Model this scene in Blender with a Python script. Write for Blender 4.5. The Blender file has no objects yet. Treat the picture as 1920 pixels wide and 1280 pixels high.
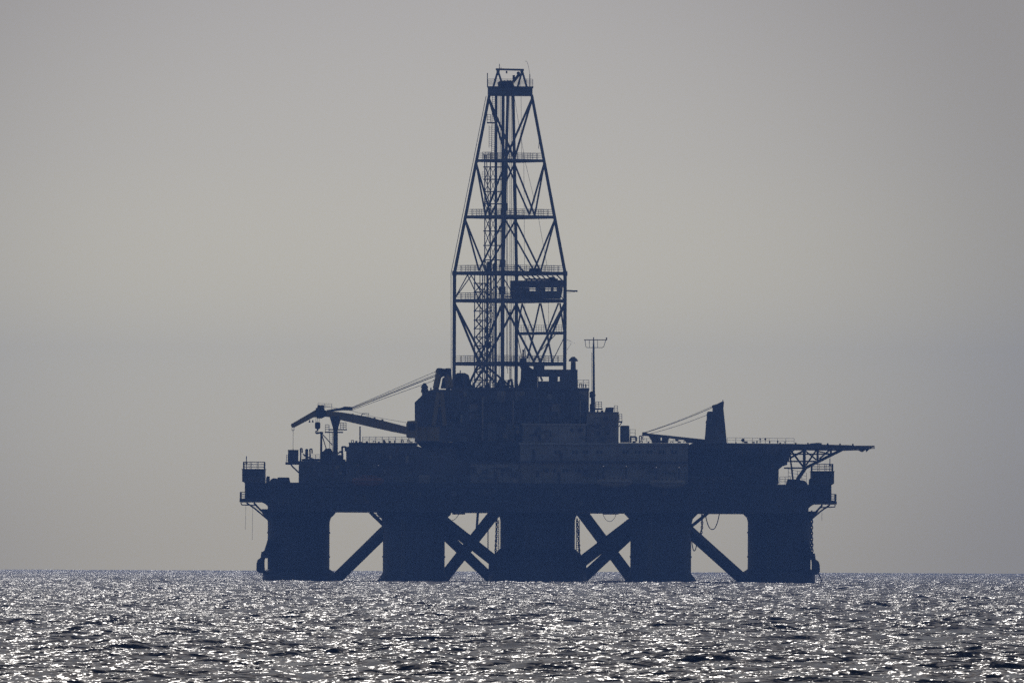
import bpy, bmesh, math, random
import numpy as np
from mathutils import Vector, Matrix

random.seed(7)
S = bpy.context.scene
C = S.collection
PI = math.pi

# ------------------------------------------------------------------ camera
D0 = 3000.0            # metres from the lens to the middle of the rig
F = 30000.0            # focal length in photo pixels (1920 wide)
H_CAM = 5.0
R_EARTH = 6.371e6
ROLL = 0.0042          # the photo's horizon dips to the right
PYH = 1034.0           # photo row of the true horizontal
cam_d = bpy.data.cameras.new('camera')
cam = bpy.data.objects.new('camera', cam_d)
C.objects.link(cam)
cam_d.sensor_width = 36.0
cam_d.lens = 36.0 * F / 1920.0
cam_d.clip_start = 1.0
cam_d.clip_end = 30000.0
pitch = math.atan((PYH - 640.0) / F)
cam.matrix_world = (Matrix.Translation((0, -D0, H_CAM)) @ Matrix.Rotation(PI / 2 + pitch, 4, 'X')
                    @ Matrix.Rotation(ROLL, 4, 'Z'))
S.camera = cam

# ------------------------------------------------------------------ sky, sun, exposure
SUN_EL = math.radians(41.0)
SUN_AZ = math.radians(-7.0)      # from straight ahead, negative to the left
sun_dir = Vector((math.sin(SUN_AZ) * math.cos(SUN_EL), math.cos(SUN_AZ) * math.cos(SUN_EL), math.sin(SUN_EL)))
W = bpy.data.worlds.new('World')
S.world = W
W.use_nodes = True
wn, wl = W.node_tree.nodes, W.node_tree.links
wn.clear()
w_out = wn.new('ShaderNodeOutputWorld')
w_bg = wn.new('ShaderNodeBackground')
w_bg.inputs['Strength'].default_value = 0.06
sky = wn.new('ShaderNodeTexSky')
sky.sky_type = 'NISHITA'
sky.sun_disc = False
sky.sun_elevation = SUN_EL
sky.sun_rotation = SUN_AZ
sky.altitude = 0.0
sky.air_density = 1.0
sky.dust_density = 2.5
sky.ozone_density = 1.0
w_hsv = wn.new('ShaderNodeHueSaturation')      # a milky, humid sky: paler than clear air
w_hsv.inputs['Saturation'].default_value = 0.85
wl.new(sky.outputs['Color'], w_hsv.inputs['Color'])
# humid air pales the low sky all the way round, less and less towards the zenith
w_mix = wn.new('ShaderNodeMix'); w_mix.data_type = 'RGBA'
w_tc = wn.new('ShaderNodeTexCoord')
w_sep = wn.new('ShaderNodeSeparateXYZ')
wl.new(w_tc.outputs['Generated'], w_sep.inputs['Vector'])
w_ramp = wn.new('ShaderNodeMapRange')
w_ramp.inputs['From Min'].default_value = 0.0
w_ramp.inputs['From Max'].default_value = 0.14
w_ramp.inputs['To Min'].default_value = 0.8
w_ramp.inputs['To Max'].default_value = 0.0
wl.new(w_sep.outputs['Z'], w_ramp.inputs['Value'])
wl.new(w_ramp.outputs['Result'], w_mix.inputs['Factor'])
w_low = wn.new('ShaderNodeMapRange')               # the pale warm belt lying on the horizon
w_low.inputs['From Min'].default_value = 0.0
w_low.inputs['From Max'].default_value = 0.040
wl.new(w_sep.outputs['Z'], w_low.inputs['Value'])
w_belt = wn.new('ShaderNodeValToRGB')
w_belt.color_ramp.interpolation = 'B_SPLINE'
K = 30.0
def stop(i, pos, c):
    e = w_belt.color_ramp.elements[i] if i < 2 else w_belt.color_ramp.elements.new(pos)
    e.position = pos; e.color = (c[0] / K, c[1] / K, c[2] / K, 1)
stop(0, 0.0, (21.0, 18.4, 11.6))
stop(1, 1.0, (16.0, 15.8, 16.2))
stop(2, 0.16, (23.6, 21.3, 14.4))
stop(3, 0.36, (25.4, 23.5, 16.6))
stop(4, 0.62, (20.6, 19.8, 16.8))
w_bs = wn.new('ShaderNodeVectorMath'); w_bs.operation = 'SCALE'
w_bs.inputs['Scale'].default_value = K * 1.27
wl.new(w_low.outputs['Result'], w_belt.inputs['Fac'])
wl.new(w_belt.outputs['Color'], w_bs.inputs[0])
# glow painted into the low sky round the view axis, fading like lens vignetting
w_az = wn.new('ShaderNodeVectorMath'); w_az.operation = 'DOT_PRODUCT'
w_az.inputs[1].default_value = tuple(Vector((math.sin(math.radians(-0.35)), math.cos(math.radians(-0.35)), math.sin(math.radians(0.75)))).normalized())
wl.new(w_tc.outputs['Generated'], w_az.inputs[0])
w_azr = wn.new('ShaderNodeMapRange'); w_azr.interpolation_type = 'SMOOTHSTEP'
w_azr.inputs['From Min'].default_value = 0.9991
w_azr.inputs['From Max'].default_value = 1.0
w_azr.inputs['To Min'].default_value = 0.66
w_azr.inputs['To Max'].default_value = 1.11
wl.new(w_az.outputs['Value'], w_azr.inputs['Value'])
w_glow = wn.new('ShaderNodeVectorMath'); w_glow.operation = 'SCALE'
wl.new(w_bs.outputs[0], w_glow.inputs[0])
wl.new(w_azr.outputs['Result'], w_glow.inputs['Scale'])
wl.new(w_glow.outputs[0], w_mix.inputs['B'])
wl.new(w_hsv.outputs['Color'], w_mix.inputs['A'])
wl.new(w_mix.outputs['Result'], w_bg.inputs['Color'])
wl.new(w_bg.outputs['Background'], w_out.inputs['Surface'])

sun_l = bpy.data.lights.new('sun', 'SUN')
sun_l.energy = 3.0
sun_l.angle = math.radians(0.5)
sun_l.color = (1.0, 0.96, 0.91)
sun_o = bpy.data.objects.new('sun', sun_l)
C.objects.link(sun_o)
sun_o.rotation_euler = sun_dir.to_track_quat('Z', 'Y').to_euler()
sun_o.location = (-300, 400, 400)

S.view_settings.view_transform = 'Standard'
S.view_settings.look = 'None'
S.view_settings.gamma = 1.0
S.view_settings.use_curve_mapping = False
S.view_settings.exposure = -1.13
S.render.engine = 'CYCLES'
S.cycles.use_denoising = False
S.cycles.use_adaptive_sampling = False
S.cycles.max_bounces = 6
S.cycles.volume_bounces = 1
S.cycles.sample_clamp_direct = 12.0
S.cycles.sample_clamp_indirect = 4.0
S.cycles.volume_step_rate = 10.0

# ------------------------------------------------------------------ materials
def mat_new(name):
    m = bpy.data.materials.new(name)
    m.use_nodes = True
    n, l = m.node_tree.nodes, m.node_tree.links
    return m, n, l, n['Principled BSDF']

def paint(name, col, col2=None, rough=0.55, rust=0.25, scale=0.35, metal=0.0):
    """Weathered marine paint: two tones, vertical rust runs and a little relief."""
    m, n, l, b = mat_new(name)
    col2 = col2 or tuple(c * 0.7 for c in col)
    tc = n.new('ShaderNodeTexCoord')
    nz = n.new('ShaderNodeTexNoise'); nz.inputs['Scale'].default_value = scale; nz.inputs['Detail'].default_value = 6
    l.new(tc.outputs['Object'], nz.inputs['Vector'])
    r1 = n.new('ShaderNodeValToRGB')
    r1.color_ramp.elements[0].position = 0.35; r1.color_ramp.elements[0].color = (*col2, 1)
    r1.color_ramp.elements[1].position = 0.65; r1.color_ramp.elements[1].color = (*col, 1)
    l.new(nz.outputs['Fac'], r1.inputs['Fac'])
    mp = n.new('ShaderNodeMapping'); mp.inputs['Scale'].default_value = (1.3, 1.3, 0.12)
    l.new(tc.outputs['Object'], mp.inputs['Vector'])
    nr = n.new('ShaderNodeTexNoise'); nr.inputs['Scale'].default_value = 0.9; nr.inputs['Detail'].default_value = 8
    l.new(mp.outputs['Vector'], nr.inputs['Vector'])
    r2 = n.new('ShaderNodeValToRGB')
    r2.color_ramp.elements[0].position = 0.55; r2.color_ramp.elements[0].color = (0, 0, 0, 1)
    r2.color_ramp.elements[1].position = 0.75; r2.color_ramp.elements[1].color = (rust, rust, rust, 1)
    l.new(nr.outputs['Fac'], r2.inputs['Fac'])
    mx = n.new('ShaderNodeMix'); mx.data_type = 'RGBA'
    mx.inputs['B'].default_value = (0.16, 0.06, 0.025, 1)
    l.new(r2.outputs['Color'], mx.inputs['Factor'])
    l.new(r1.outputs['Color'], mx.inputs['A'])
    l.new(mx.outputs['Result'], b.inputs['Base Color'])
    b.inputs['Roughness'].default_value = rough
    b.inputs['Metallic'].default_value = metal
    return m

M = {
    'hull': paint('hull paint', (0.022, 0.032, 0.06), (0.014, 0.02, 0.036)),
    'deck_grey': paint('deck grey paint', (0.12, 0.12, 0.13), (0.07, 0.07, 0.08)),
    'house': paint('house paint', (0.36, 0.34, 0.31), (0.24, 0.23, 0.21), rust=0.5),
    'cream': paint('cream paint', (0.40, 0.35, 0.26), (0.28, 0.25, 0.19), rust=0.5),
    'module': paint('module paint', (0.14, 0.14, 0.15), (0.08, 0.08, 0.085), rust=0.6),
    'steel': paint('derrick steel', (0.15, 0.16, 0.18), (0.09, 0.10, 0.12), rust=0.3),
    'dark': paint('dark steel', (0.05, 0.05, 0.055), (0.03, 0.03, 0.033), rust=0.5),
    'yellow': paint('crane yellow', (0.36, 0.26, 0.08), (0.27, 0.19, 0.06), rust=0.4),
    'orange': paint('lifeboat orange', (0.30, 0.12, 0.05), (0.22, 0.09, 0.04), rust=0.1),
    'white': paint('white paint', (0.42, 0.41, 0.38), (0.32, 0.31, 0.29), rust=0.25),
    'rope': paint('wire rope', (0.09, 0.09, 0.09), (0.05, 0.05, 0.05), rust=0.4),
    'rail': paint('rail paint', (0.3, 0.28, 0.22), (0.2, 0.18, 0.15), rust=0.4),
    'rubber': paint('black rubber hose', (0.03, 0.03, 0.03), rust=0.05),
    'chain': paint('rusty chain', (0.11, 0.06, 0.04), (0.06, 0.04, 0.03), rust=0.6),
    'net': paint('pale netting', (0.5, 0.5, 0.48), rust=0.1),
}
mg, gn, gl, gb = mat_new('window glass')
gb.inputs['Base Color'].default_value = (0.012, 0.014, 0.018, 1)
gb.inputs['Roughness'].default_value = 0.35
gb.inputs['Specular IOR Level'].default_value = 0.25
M['glass'] = mg

# ------------------------------------------------------------------ helpers
CR, SR = math.cos(ROLL), math.sin(ROLL)
def P(px, py, y=0.0):
    """Photo pixel -> the point of the level world at depth y behind the rig's middle."""
    dx, dy = px - 960.0, py - 640.0
    u, v = CR * dx + SR * dy, -SR * dx + CR * dy
    d = D0 + y
    return Vector((u / F * d, y, H_CAM + (PYH - 640.0 - v) / F * d))

def V(*a): return Vector(a)

class MB:
    def __init__(self): self.bm = bmesh.new()
    def quadbox(self, p):      # 8 points: bottom 4 ccw, top 4 ccw
        v = [self.bm.verts.new(q) for q in p]
        for f in ((3, 2, 1, 0), (4, 5, 6, 7), (0, 1, 5, 4), (1, 2, 6, 5), (2, 3, 7, 6), (3, 0, 4, 7)):
            self.bm.faces.new([v[i] for i in f])
        return self
    def box(self, x0, x1, y0, y1, z0, z1):
        if x0 > x1: x0, x1 = x1, x0
        if z0 > z1: z0, z1 = z1, z0
        return self.quadbox([(x0, y0, z0), (x1, y0, z0), (x1, y1, z0), (x0, y1, z0),
                             (x0, y0, z1), (x1, y0, z1), (x1, y1, z1), (x0, y1, z1)])
    def pbox(self, px0, py0, px1, py1, y0, y1):
        """Box whose front face (at depth y0) spans these photo pixels."""
        mx, my = (px0 + px1) / 2, (py0 + py1) / 2
        xa, xb = P(px0, my, y0).x, P(px1, my, y0).x
        za, zb = P(mx, py0, y0).z, P(mx, py1, y0).z
        return self.box(xa, xb, y0, y1, za, zb)
    def prism(self, poly, y0, y1):
        """Outline in photo pixels at depth y0, extruded straight back to y1."""
        a = [P(px, py, y0) for px, py in poly]
        return self.prism3(a, V(0, y1 - y0, 0))
    def prism3(self, a, off):
        n = len(a)
        f = [self.bm.verts.new(p) for p in a]
        b = [self.bm.verts.new(p + off) for p in a]
        self.bm.faces.new(f); self.bm.faces.new(b[::-1])
        for i in range(n):
            self.bm.faces.new((f[i], b[i], b[(i + 1) % n], f[(i + 1) % n]))
        return self
    def tube(self, pts, r, n=8, r1=None, cap=True):
        pts = [Vector(p) for p in pts]
        r1 = r if r1 is None else r1
        rings = []
        up = V(0, 0, 1)
        for i, p in enumerate(pts):
            if i == 0: t = pts[1] - pts[0]
            elif i == len(pts) - 1: t = pts[-1] - pts[-2]
            else: t = (pts[i + 1] - p).normalized() + (p - pts[i - 1]).normalized()
            t.normalize()
            a = t.cross(up)
            if a.length < 0.05: a = t.cross(V(0, 1, 0))
            a.normalize(); b = t.cross(a)
            rr = r + (r1 - r) * i / (len(pts) - 1)
            rings.append([self.bm.verts.new(p + (a * math.cos(q) + b * math.sin(q)) * rr)
                          for q in [2 * PI * k / n for k in range(n)]])
        for i in range(len(rings) - 1):
            for k in range(n):
                self.bm.faces.new((rings[i][k], rings[i][(k + 1) % n], rings[i + 1][(k + 1) % n], rings[i + 1][k]))
        if cap:
            self.bm.faces.new(rings[0][::-1]); self.bm.faces.new(rings[-1])
        return self
    def bar(self, p, q, w, h):
        """Rectangular beam from p to q, w wide (horizontal) and h high."""
        p, q = Vector(p), Vector(q)
        t = (q - p).normalized()
        a = t.cross(V(0, 0, 1))
        if a.length < 0.05: a = V(1, 0, 0)
        a.normalize(); b = a.cross(t).normalized()
        a *= w / 2; b *= h / 2
        return self.quadbox([p - a - b, p + a - b, q + a - b, q - a - b, p - a + b, p + a + b, q + a + b, q - a + b])
    def lathe(self, c, prof, n=32):
        """prof: (radius, z) pairs round a vertical axis through c."""
        rings = [[self.bm.verts.new((c[0] + r * math.cos(2 * PI * k / n), c[1] + r * math.sin(2 * PI * k / n), z))
                  for k in range(n)] for r, z in prof]
        for i in range(len(rings) - 1):
            for k in range(n):
                self.bm.faces.new((rings[i][k], rings[i][(k + 1) % n], rings[i + 1][(k + 1) % n], rings[i + 1][k]))
        self.bm.faces.new(rings[0][::-1]); self.bm.faces.new(rings[-1])
        return self
    def disc_y(self, c, r, y0, y1, n=16):
        a = [V(c[0] + r * math.cos(2 * PI * k / n), y0, c[2] + r * math.sin(2 * PI * k / n)) for k in range(n)]
        return self.prism3(a, V(0, y1 - y0, 0))
    def rails(self, pts, h=1.2, step=1.9, r=0.045, bars=3, closed=False):
        """Handrail along deck points: posts and bars."""
        pts = [Vector(p) for p in pts]
        if closed: pts = pts + [pts[0]]
        for a, b in zip(pts, pts[1:]):
            L = (b - a).length
            k = max(1, round(L / step))
            for i in range(k + 1):
                q = a.lerp(b, i / k)
                self.tube([q, q + V(0, 0, h)], r, 4)
            for j in range(bars):
                z = V(0, 0, h * (j + 1) / bars)
                self.tube([a + z, b + z], r * 0.8, 4)
        return self
    def ladder(self, a, b, w=0.5, r=0.04, step=0.35):
        a, b = Vector(a), Vector(b)
        o = V(w / 2, 0, 0)
        self.tube([a - o, b - o], r, 4); self.tube([a + o, b + o], r, 4)
        k = int((b - a).length / step)
        for i in range(1, k):
            q = a.lerp(b, i / k)
            self.tube([q - o, q + o], r * 0.7, 4)
        return self

def root_of(o):
    while o.parent: o = o.parent
    return o

def part(name, mb, m, parent, smooth=False, label=None, kind=None):
    me = bpy.data.meshes.new(name)
    bm = mb.bm
    bmesh.ops.recalc_face_normals(bm, faces=bm.faces)
    off = root_of(parent).location if parent else V(0, 0, 0)
    if off.length: bmesh.ops.translate(bm, verts=bm.verts, vec=-off)
    bm.to_mesh(me); bm.free()
    if smooth:
        me.polygons.foreach_set('use_smooth', [True] * len(me.polygons))
        try: me.set_sharp_from_angle(angle=math.radians(40))
        except Exception: pass
    me.materials.append(M[m] if isinstance(m, str) else m)
    o = bpy.data.objects.new(name, me)
    C.objects.link(o)
    if parent: o.parent = parent
    if label: o['label'] = label
    if kind: o['kind'] = kind
    return o

def thing(name, label, cat, loc, group=None):
    o = bpy.data.objects.new(name, None)
    C.objects.link(o)
    o.location = loc; o.empty_display_size = 1.0
    o['label'] = label; o['category'] = cat
    if group: o['group'] = group
    return o

def single(name, label, cat, mb, m, group=None, smooth=False):
    o = part(name, mb, m, None, smooth)
    o['label'] = label; o['category'] = cat
    if group: o['group'] = group
    return o

# ------------------------------------------------------------------ sea
def build_sea():
    rng = np.random.default_rng(11)
    d = [20.0]
    while d[-1] < 480: d.append(d[-1] * 1.015)
    while d[-1] < 1150: d.append(d[-1] * 1.00075)
    while d[-1] < 3300: d.append(d[-1] * 1.0008)
    while d[-1] < 8300: d.append(d[-1] * 1.0012)
    d = np.array(d)
    fine = np.linspace(-2.1, 2.1, 400)
    side = 2.1 + np.cumsum(0.02 * 1.18 ** np.arange(31))
    ang = np.radians(np.concatenate([-side[::-1], fine, side]))
    A, Dd = np.meshgrid(ang, d)
    X = np.sin(A) * Dd
    Y = np.cos(A) * Dd - D0
    Z = -(Dd ** 2) / (2 * R_EARTH)
    cell_r = np.gradient(d)[:, None]
    cell_c = np.gradient(ang)[None, :] * d[:, None]
    cell = np.maximum(cell_r * 0.85, cell_c)
    lam = np.exp(np.linspace(math.log(0.75), math.log(24.0), 90))
    h = np.zeros_like(X); ch = np.zeros_like(X); cw = np.zeros_like(X)
    far = np.clip((Dd - 800.0) / 1700.0, 0, 1)
    # the wind is fresher offshore, and comes in patches
    gust = (1.0 + 0.28 * far) * (1.0 + 0.22 * np.sin(X / 41.0 + 1.7 * np.sin(Y / 180.0)) * np.sin(Y / 97.0 + 0.6 + np.sin(X / 63.0)))
    wind = math.radians(-100.0)          # the waves run towards the camera, a little to the left
    for L in lam:
        k = 2 * PI / L
        th = wind + rng.normal(0, 0.85 if L < 7 else 0.45)
        s = 0.037 * (1.0 if L < 3.5 else (3.5 / L) ** 0.8)
        a = s / k
        ph = rng.uniform(0, 2 * PI)
        f = np.clip((L / cell - 1.6) / 1.2, 0, 1) * (gust if L < 12 else 1.0 + 0.4 * np.clip((Dd - 3500.0) / 3000.0, 0, 1))
        arg = k * (math.cos(th) * X + math.sin(th) * Y) + ph
        sn = np.sin(arg)
        h += a * f * sn
        cs = np.cos(arg) * (a * f)
        ch += cs * math.cos(th); cw += cs * math.sin(th)
    X = X + 0.9 * ch; Y = Y + 0.9 * cw
    Z = Z + h
    nr, nc = X.shape
    co = np.stack([X, Y, Z], -1).reshape(-1, 3).astype(np.float32)
    idx = np.arange(nr * nc).reshape(nr, nc)
    q = np.stack([idx[:-1, :-1], idx[:-1, 1:], idx[1:, 1:], idx[1:, :-1]], -1).reshape(-1, 4)
    me = bpy.data.meshes.new('sea')
    me.vertices.add(len(co)); me.vertices.foreach_set('co', co.ravel())
    me.loops.add(q.size); me.loops.foreach_set('vertex_index', q.ravel().astype(np.int32))
    me.polygons.add(len(q))
    me.polygons.foreach_set('loop_start', np.arange(0, q.size, 4, dtype=np.int32))
    me.polygons.foreach_set('use_smooth', np.ones(len(q), dtype=bool))
    me.update(calc_edges=True)
    m, n, l, b = mat_new('sea water')
    b.inputs['Base Color'].default_value = (0.006, 0.012, 0.022, 1)
    b.inputs['Roughness'].default_value = 0.13
    b.inputs['IOR'].default_value = 1.333
    tc = n.new('ShaderNodeTexCoord')
    geo = n.new('ShaderNodeNewGeometry')
    acc = geo.outputs['Normal']
    for sc, amp, st in ((0.1, 0.22, 0.6), (0.3, 0.4, 0.7), (0.85, 0.58, 0.6), (2.0, 0.78, 0.6), (4.8, 0.55, 0.7)):
        mp = n.new('ShaderNodeMapping')
        mp.inputs['Scale'].default_value = (sc * st, sc, sc)
        mp.inputs['Rotation'].default_value = (0, 0, math.radians(12))
        l.new(tc.outputs['Object'], mp.inputs['Vector'])
        nz = n.new('ShaderNodeTexNoise'); nz.inputs['Scale'].default_value = 1.0
        nz.inputs['Detail'].default_value = 2.0; nz.inputs['Roughness'].default_value = 0.5
        l.new(mp.outputs['Vector'], nz.inputs['Vector'])
        su = n.new('ShaderNodeVectorMath'); su.operation = 'SUBTRACT'; su.inputs[1].default_value = (0.5, 0.5, 0.5)
        l.new(nz.outputs['Color'], su.inputs[0])
        mu = n.new('ShaderNodeVectorMath'); mu.operation = 'MULTIPLY'
        mu.inputs[1].default_value = (amp * 2 * st, amp * 2, 0)
        l.new(su.outputs[0], mu.inputs[0])
        ad = n.new('ShaderNodeVectorMath'); ad.operation = 'ADD'
        l.new(acc, ad.inputs[0]); l.new(mu.outputs[0], ad.inputs[1])
        acc = ad.outputs[0]
    # ripples driven shorewards: their steep faces look towards the land (-Y), their backs slope gently
    sk = n.new('ShaderNodeVectorMath'); sk.operation = 'ADD'; sk.inputs[1].default_value = (0, -0.23, 0)
    l.new(acc, sk.inputs[0])
    no = n.new('ShaderNodeVectorMath'); no.operation = 'NORMALIZE'
    l.new(sk.outputs[0], no.inputs[0])
    l.new(no.outputs[0], b.inputs['Normal'])
    me.materials.append(m)
    o = bpy.data.objects.new('sea', me); C.objects.link(o)
    o['kind'] = 'structure'
    return o
build_sea()

# ------------------------------------------------------------------ hull: deck box, five columns, braces
def zz(py, y=0.0, px=1008): return P(px, py, y).z
def xx(px, y=0.0, py=940): return P(px, py, y).x

rig = thing('drilling_platform', 'dark semi-submersible drilling rig hull standing in the sea on five thick columns', 'oil rig', (xx(1008), 0, 0))
# deck hull: plan outline in photo columns and depth
plan = [(502, -42), (1516, -42), (1516, 24), (1340, 44), (676, 44), (502, 24)]
zt, zb = zz(906, -42), zz(962, 44)
mb = MB()
mb.prism3([V(xx(px, y), y, zb) for px, y in plan], V(0, 0, zt - zb))
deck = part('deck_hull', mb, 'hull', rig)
# rubbing bands and stiffeners standing proud of the front of the deck hull
mb = MB()
xa, xb = xx(518, -42), xx(1501, -42)
mb.box(xa, xb, -42.4, -42.003, zz(914, -42), zz(911, -42))
part('rubbing_band', mb, 'dark', deck)
mb = MB()
mb.box(xa, xb, -42.3, -42.003, zz(943, -42), zz(941, -42))
part('rubbing_band', mb, 'dark', deck)
k = 48
proto = None
for i in range(k):
    x = xa + (xb - xa) * (i + 0.5) / k
    if proto is None:
        mb = MB(); mb.box(-0.08, 0.08, -42.25, -42.004, zz(940.5, -42), zz(914.5, -42))
        proto = part('stiffener', mb, 'hull', None)
        proto.parent = deck; proto.location = (x - rig.location.x, 0, 0)
    else:
        c = proto.copy(); C.objects.link(c); c.parent = deck; c.location = (x - rig.location.x, 0, 0)

cols = [(560, 58, 8), (776, 58, -33), (1008, 70, -20), (1239, 57, -33), (1461, 59, 8)]
ZU = -9.0
for i, (px, rp, y) in enumerate(cols):
    c = P(px, 1000, y); r = rp / 10.0 * (D0 + y) / D0
    z = lambda py: zz(py, y, px)
    top = zb + 0.5
    if i == 2:
        prof = [(9.3, ZU), (9.1, z(1056)), (8.3, z(1041)), (r, z(1028)), (r, z(976)), (r + 0.2, z(968)), (r + 1.0, top)]
    elif i in (1, 3):
        prof = [(7.4, ZU), (6.9, z(1091)), (r, z(1074)), (r, z(985)), (r + 0.3, z(972)), (r + 1.1, z(964)), (r + 1.3, top)]
    else:
        prof = [(6.9, ZU), (6.75, z(1072)), (r, z(1066)), (r, z(978)), (r + 0.25, z(970)), (r + 0.9, z(964)), (r + 1.5, top)]
    mb = MB().lathe((c.x, y), prof, 48)
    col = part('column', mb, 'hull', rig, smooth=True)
    # draught ring and fender strips
    mb = MB()
    for py in (1000, 1045):
        mb.lathe((c.x, y), [(r + 0.02, z(py)), (r + 0.12, z(py) + 0.05), (r + 0.12, z(py) + 0.3), (r + 0.02, z(py) + 0.35)], 48)
    if i != 2: part('fender_ring', mb, 'dark', col, smooth=True)
    # ladder up the front of the column
    mb = MB().ladder((c.x - 2.0, y - r - 0.1, z(1085)), (c.x - 2.0, y - r - 0.1, z(966)))
    part('ladder', mb, 'rail', col)

def brace(p, q, r):
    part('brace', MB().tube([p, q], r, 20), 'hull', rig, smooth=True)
def ext(a, b, t0, t1):
    return a.lerp(b, t0), a.lerp(b, t1)
# centre lines from the photo, run on a little way into the columns they tie together
for (a, b, ya, yb, r, t0, t1) in (
        ((632, 1083), (719, 998), 0, -28, 1.1, -0.55, 1.35),
        ((1296, 999), (1390, 1083), -28, 0, 1.1, -0.35, 1.5),
        ((834, 1080), (921, 970), 20, 24, 1.08, -0.3, 1.1),
        ((842, 985), (928, 1052), -30, -22, 1.08, -0.4, 1.3),
        ((846, 1013), (916, 1080), -24, -16, 0.96, -0.6, 1.3),
        ((1096, 967), (1180, 1079), 24, 20, 1.08, -0.1, 1.3),
        ((1093, 1051), (1179, 985), -22, -30, 1.08, -0.3, 1.4),
        ((1098, 1079), (1172, 1010), -16, -24, 0.96, -0.3, 1.6)):
    pa, pb = P(*a, ya), P(*b, yb)
    p, q = ext(pa, pb, t0, t1)
    brace(p, q, r)
# walkway brackets under the deck, seen in the openings
def strut(pts, r, m='dark', name='strut', par=None, y=0):
    return part(name, MB().tube([P(px, py, y) for px, py in pts], r, 8), m, par or rig)
strut([(1294, 988), (1330, 959)], 0.3, 'hull', 'bracket', y=-28)
strut([(722, 986), (694, 959)], 0.35, 'hull', 'bracket', y=-28)
mb = MB().pbox(699, 968, 721, 970, -30, -26); part('walkway', mb, 'deck_grey', rig)
mb = MB().rails([P(700, 968, -30), P(719, 968, -30)], h=0.55, step=0.5); part('railing', mb, 'rail', rig)
part('caisson', MB().tube([P(896, 960, -8), P(894, 990, -8)], 0.24, 10), 'hull', rig, smooth=True)
part('caisson', MB().tube([P(915, 985, -12), P(915, 1045, -12)], 0.1, 8), 'hull', rig, smooth=True)
for (px0, px1, pya, pyb) in ((929, 936, 974, 1042), (1080, 1087, 974, 1044)):
    part('ladder', MB().ladder(P((px0 + px1) / 2, pyb, -24), P((px0 + px1) / 2, pya, -24), w=0.55, r=0.07), 'rail', rig)

# ------------------------------------------------------------------ anchor winch houses at the two ends of the deck
def mirror(px): return 2018 - px
def winch_house(side, label):
    m = (lambda px: px) if side < 0 else mirror
    dy = 0 if side < 0 else 4
    y0, y1 = -6, 8
    def pr(mb, poly, a=y0, b=y1): return mb.prism([(m(px), py + dy) for px, py in poly], a, b)
    t = thing('winch_house', label, 'winch cabin', P(m(478), 940 + dy, 1), 'anchor winch cabins')
    base = part('base', pr(MB(), [(459, 905), (498, 905), (504, 906), (504, 950), (497, 944), (486, 939), (459, 937)], -5, 10), 'hull', t)
    cab = part('cabin', pr(MB(), [(454, 880), (496, 880), (496, 905), (459, 905), (454, 902)]), 'module', t)
    part('roof', pr(MB(), [(453, 878.6), (497, 878.6), (497, 879.9), (453, 879.9)], y0 - 0.3, y1 + 0.3), 'dark', cab)
    for a, b in ((458, 465), (469, 476), (480, 487)):
        part('window', pr(MB(), [(a, 885), (b, 885), (b, 892), (a, 892)], y0 - 0.06, y0 - 0.004), 'glass', cab)
    z = P(m(475), 879 + dy, y0).z
    xa, xb = P(m(456), 879, y0).x, P(m(495), 879, y0).x
    part('railing', MB().rails([(xa, y0, z), (xb, y0, z), (xb, y1, z), (xa, y1, z)], h=1.35, step=1.3, closed=True), 'rail', t)
    mp = P(m(462), 879 + dy, y0 - 0.2)
    part('light_mast', MB().tube([mp, mp + V(0, 0, 2.4)], 0.08, 6).box(mp.x - 0.2, mp.x + 0.2, mp.y - 0.2, mp.y + 0.2, mp.z + 1.0, mp.z + 1.35), 'dark', t)
    plat = part('platform', pr(MB(), [(449, 935), (462, 933), (505, 933), (505, 941), (449, 941)], -8, 9), 'deck_grey', t)
    zp = P(m(455), 934.5 + dy, -8).z
    xa, xb = P(m(450), 935, -8).x, P(m(460), 935, -8).x
    part('railing', MB().rails([(xb, -8, zp), (xa, -8, zp), (xa, 9, zp), (xb, 9, zp)], h=1.25, step=0.9), 'rail', plat)
    for yy in (-7.5, 8.0):
        q = [(452, 942), (453, 946), (480, 947)]
        part('bracket', MB().tube([P(m(a), b + dy, yy) for a, b in q], 0.13, 6), 'dark', plat)
        q = [(462, 942), (478, 953), (503, 974)]
        part('bracket', MB().tube([P(m(a), b + dy, yy) for a, b in q], 0.17, 6), 'dark', plat)
        q = [(476, 942), (484, 951), (490, 957), (503, 962)]
        part('bracket', MB().tube([P(m(a), b + dy, yy) for a, b in q], 0.2, 6), 'dark', plat)
    part('bracket', MB().tube([P(m(464), 946 + dy, -7.5), P(m(464), 946 + dy, 8)], 0.12, 6), 'dark', plat)
    return t
winch_house(-1, 'boxy anchor winch cabin with a railed roof overhanging the left end of the hull')
winch_house(1, 'boxy anchor winch cabin with a railed roof below the helideck at the right end')

def mooring_winch(px, label, dy=0, flip=1):
    t = thing('mooring_winch', label, 'winch', P(px, 906 + dy, -3), 'mooring winches on deck')
    f = lambda a: px + flip * a
    mb = MB().prism([(f(-12), 907 + dy), (f(-10.5), 894.5 + dy), (f(10), 894.5 + dy), (f(13), 907 + dy)], -7, 2)
    part('cover', mb, 'dark', t)
    c = P(f(-16), 906 + dy, -6)
    part('drum', MB().disc_y(c, 0.85, -8, 0), 'dark', t, smooth=True)
    for yy in (-8.3, 0.1):
        part('flange', MB().disc_y(c, 1.0, yy, yy + 0.2), 'module', t, smooth=True)
    part('motor_box', MB().pbox(min(f(-26), f(-20)), 902 + dy, max(f(-26), f(-20)), 908 + dy, -6, 0), 'module', t)
mooring_winch(531, 'squat dark mooring winch on the hull top beside the left winch cabin')
mooring_winch(1488, 'squat dark mooring winch under the helideck truss at the right', 4, -1)
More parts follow.
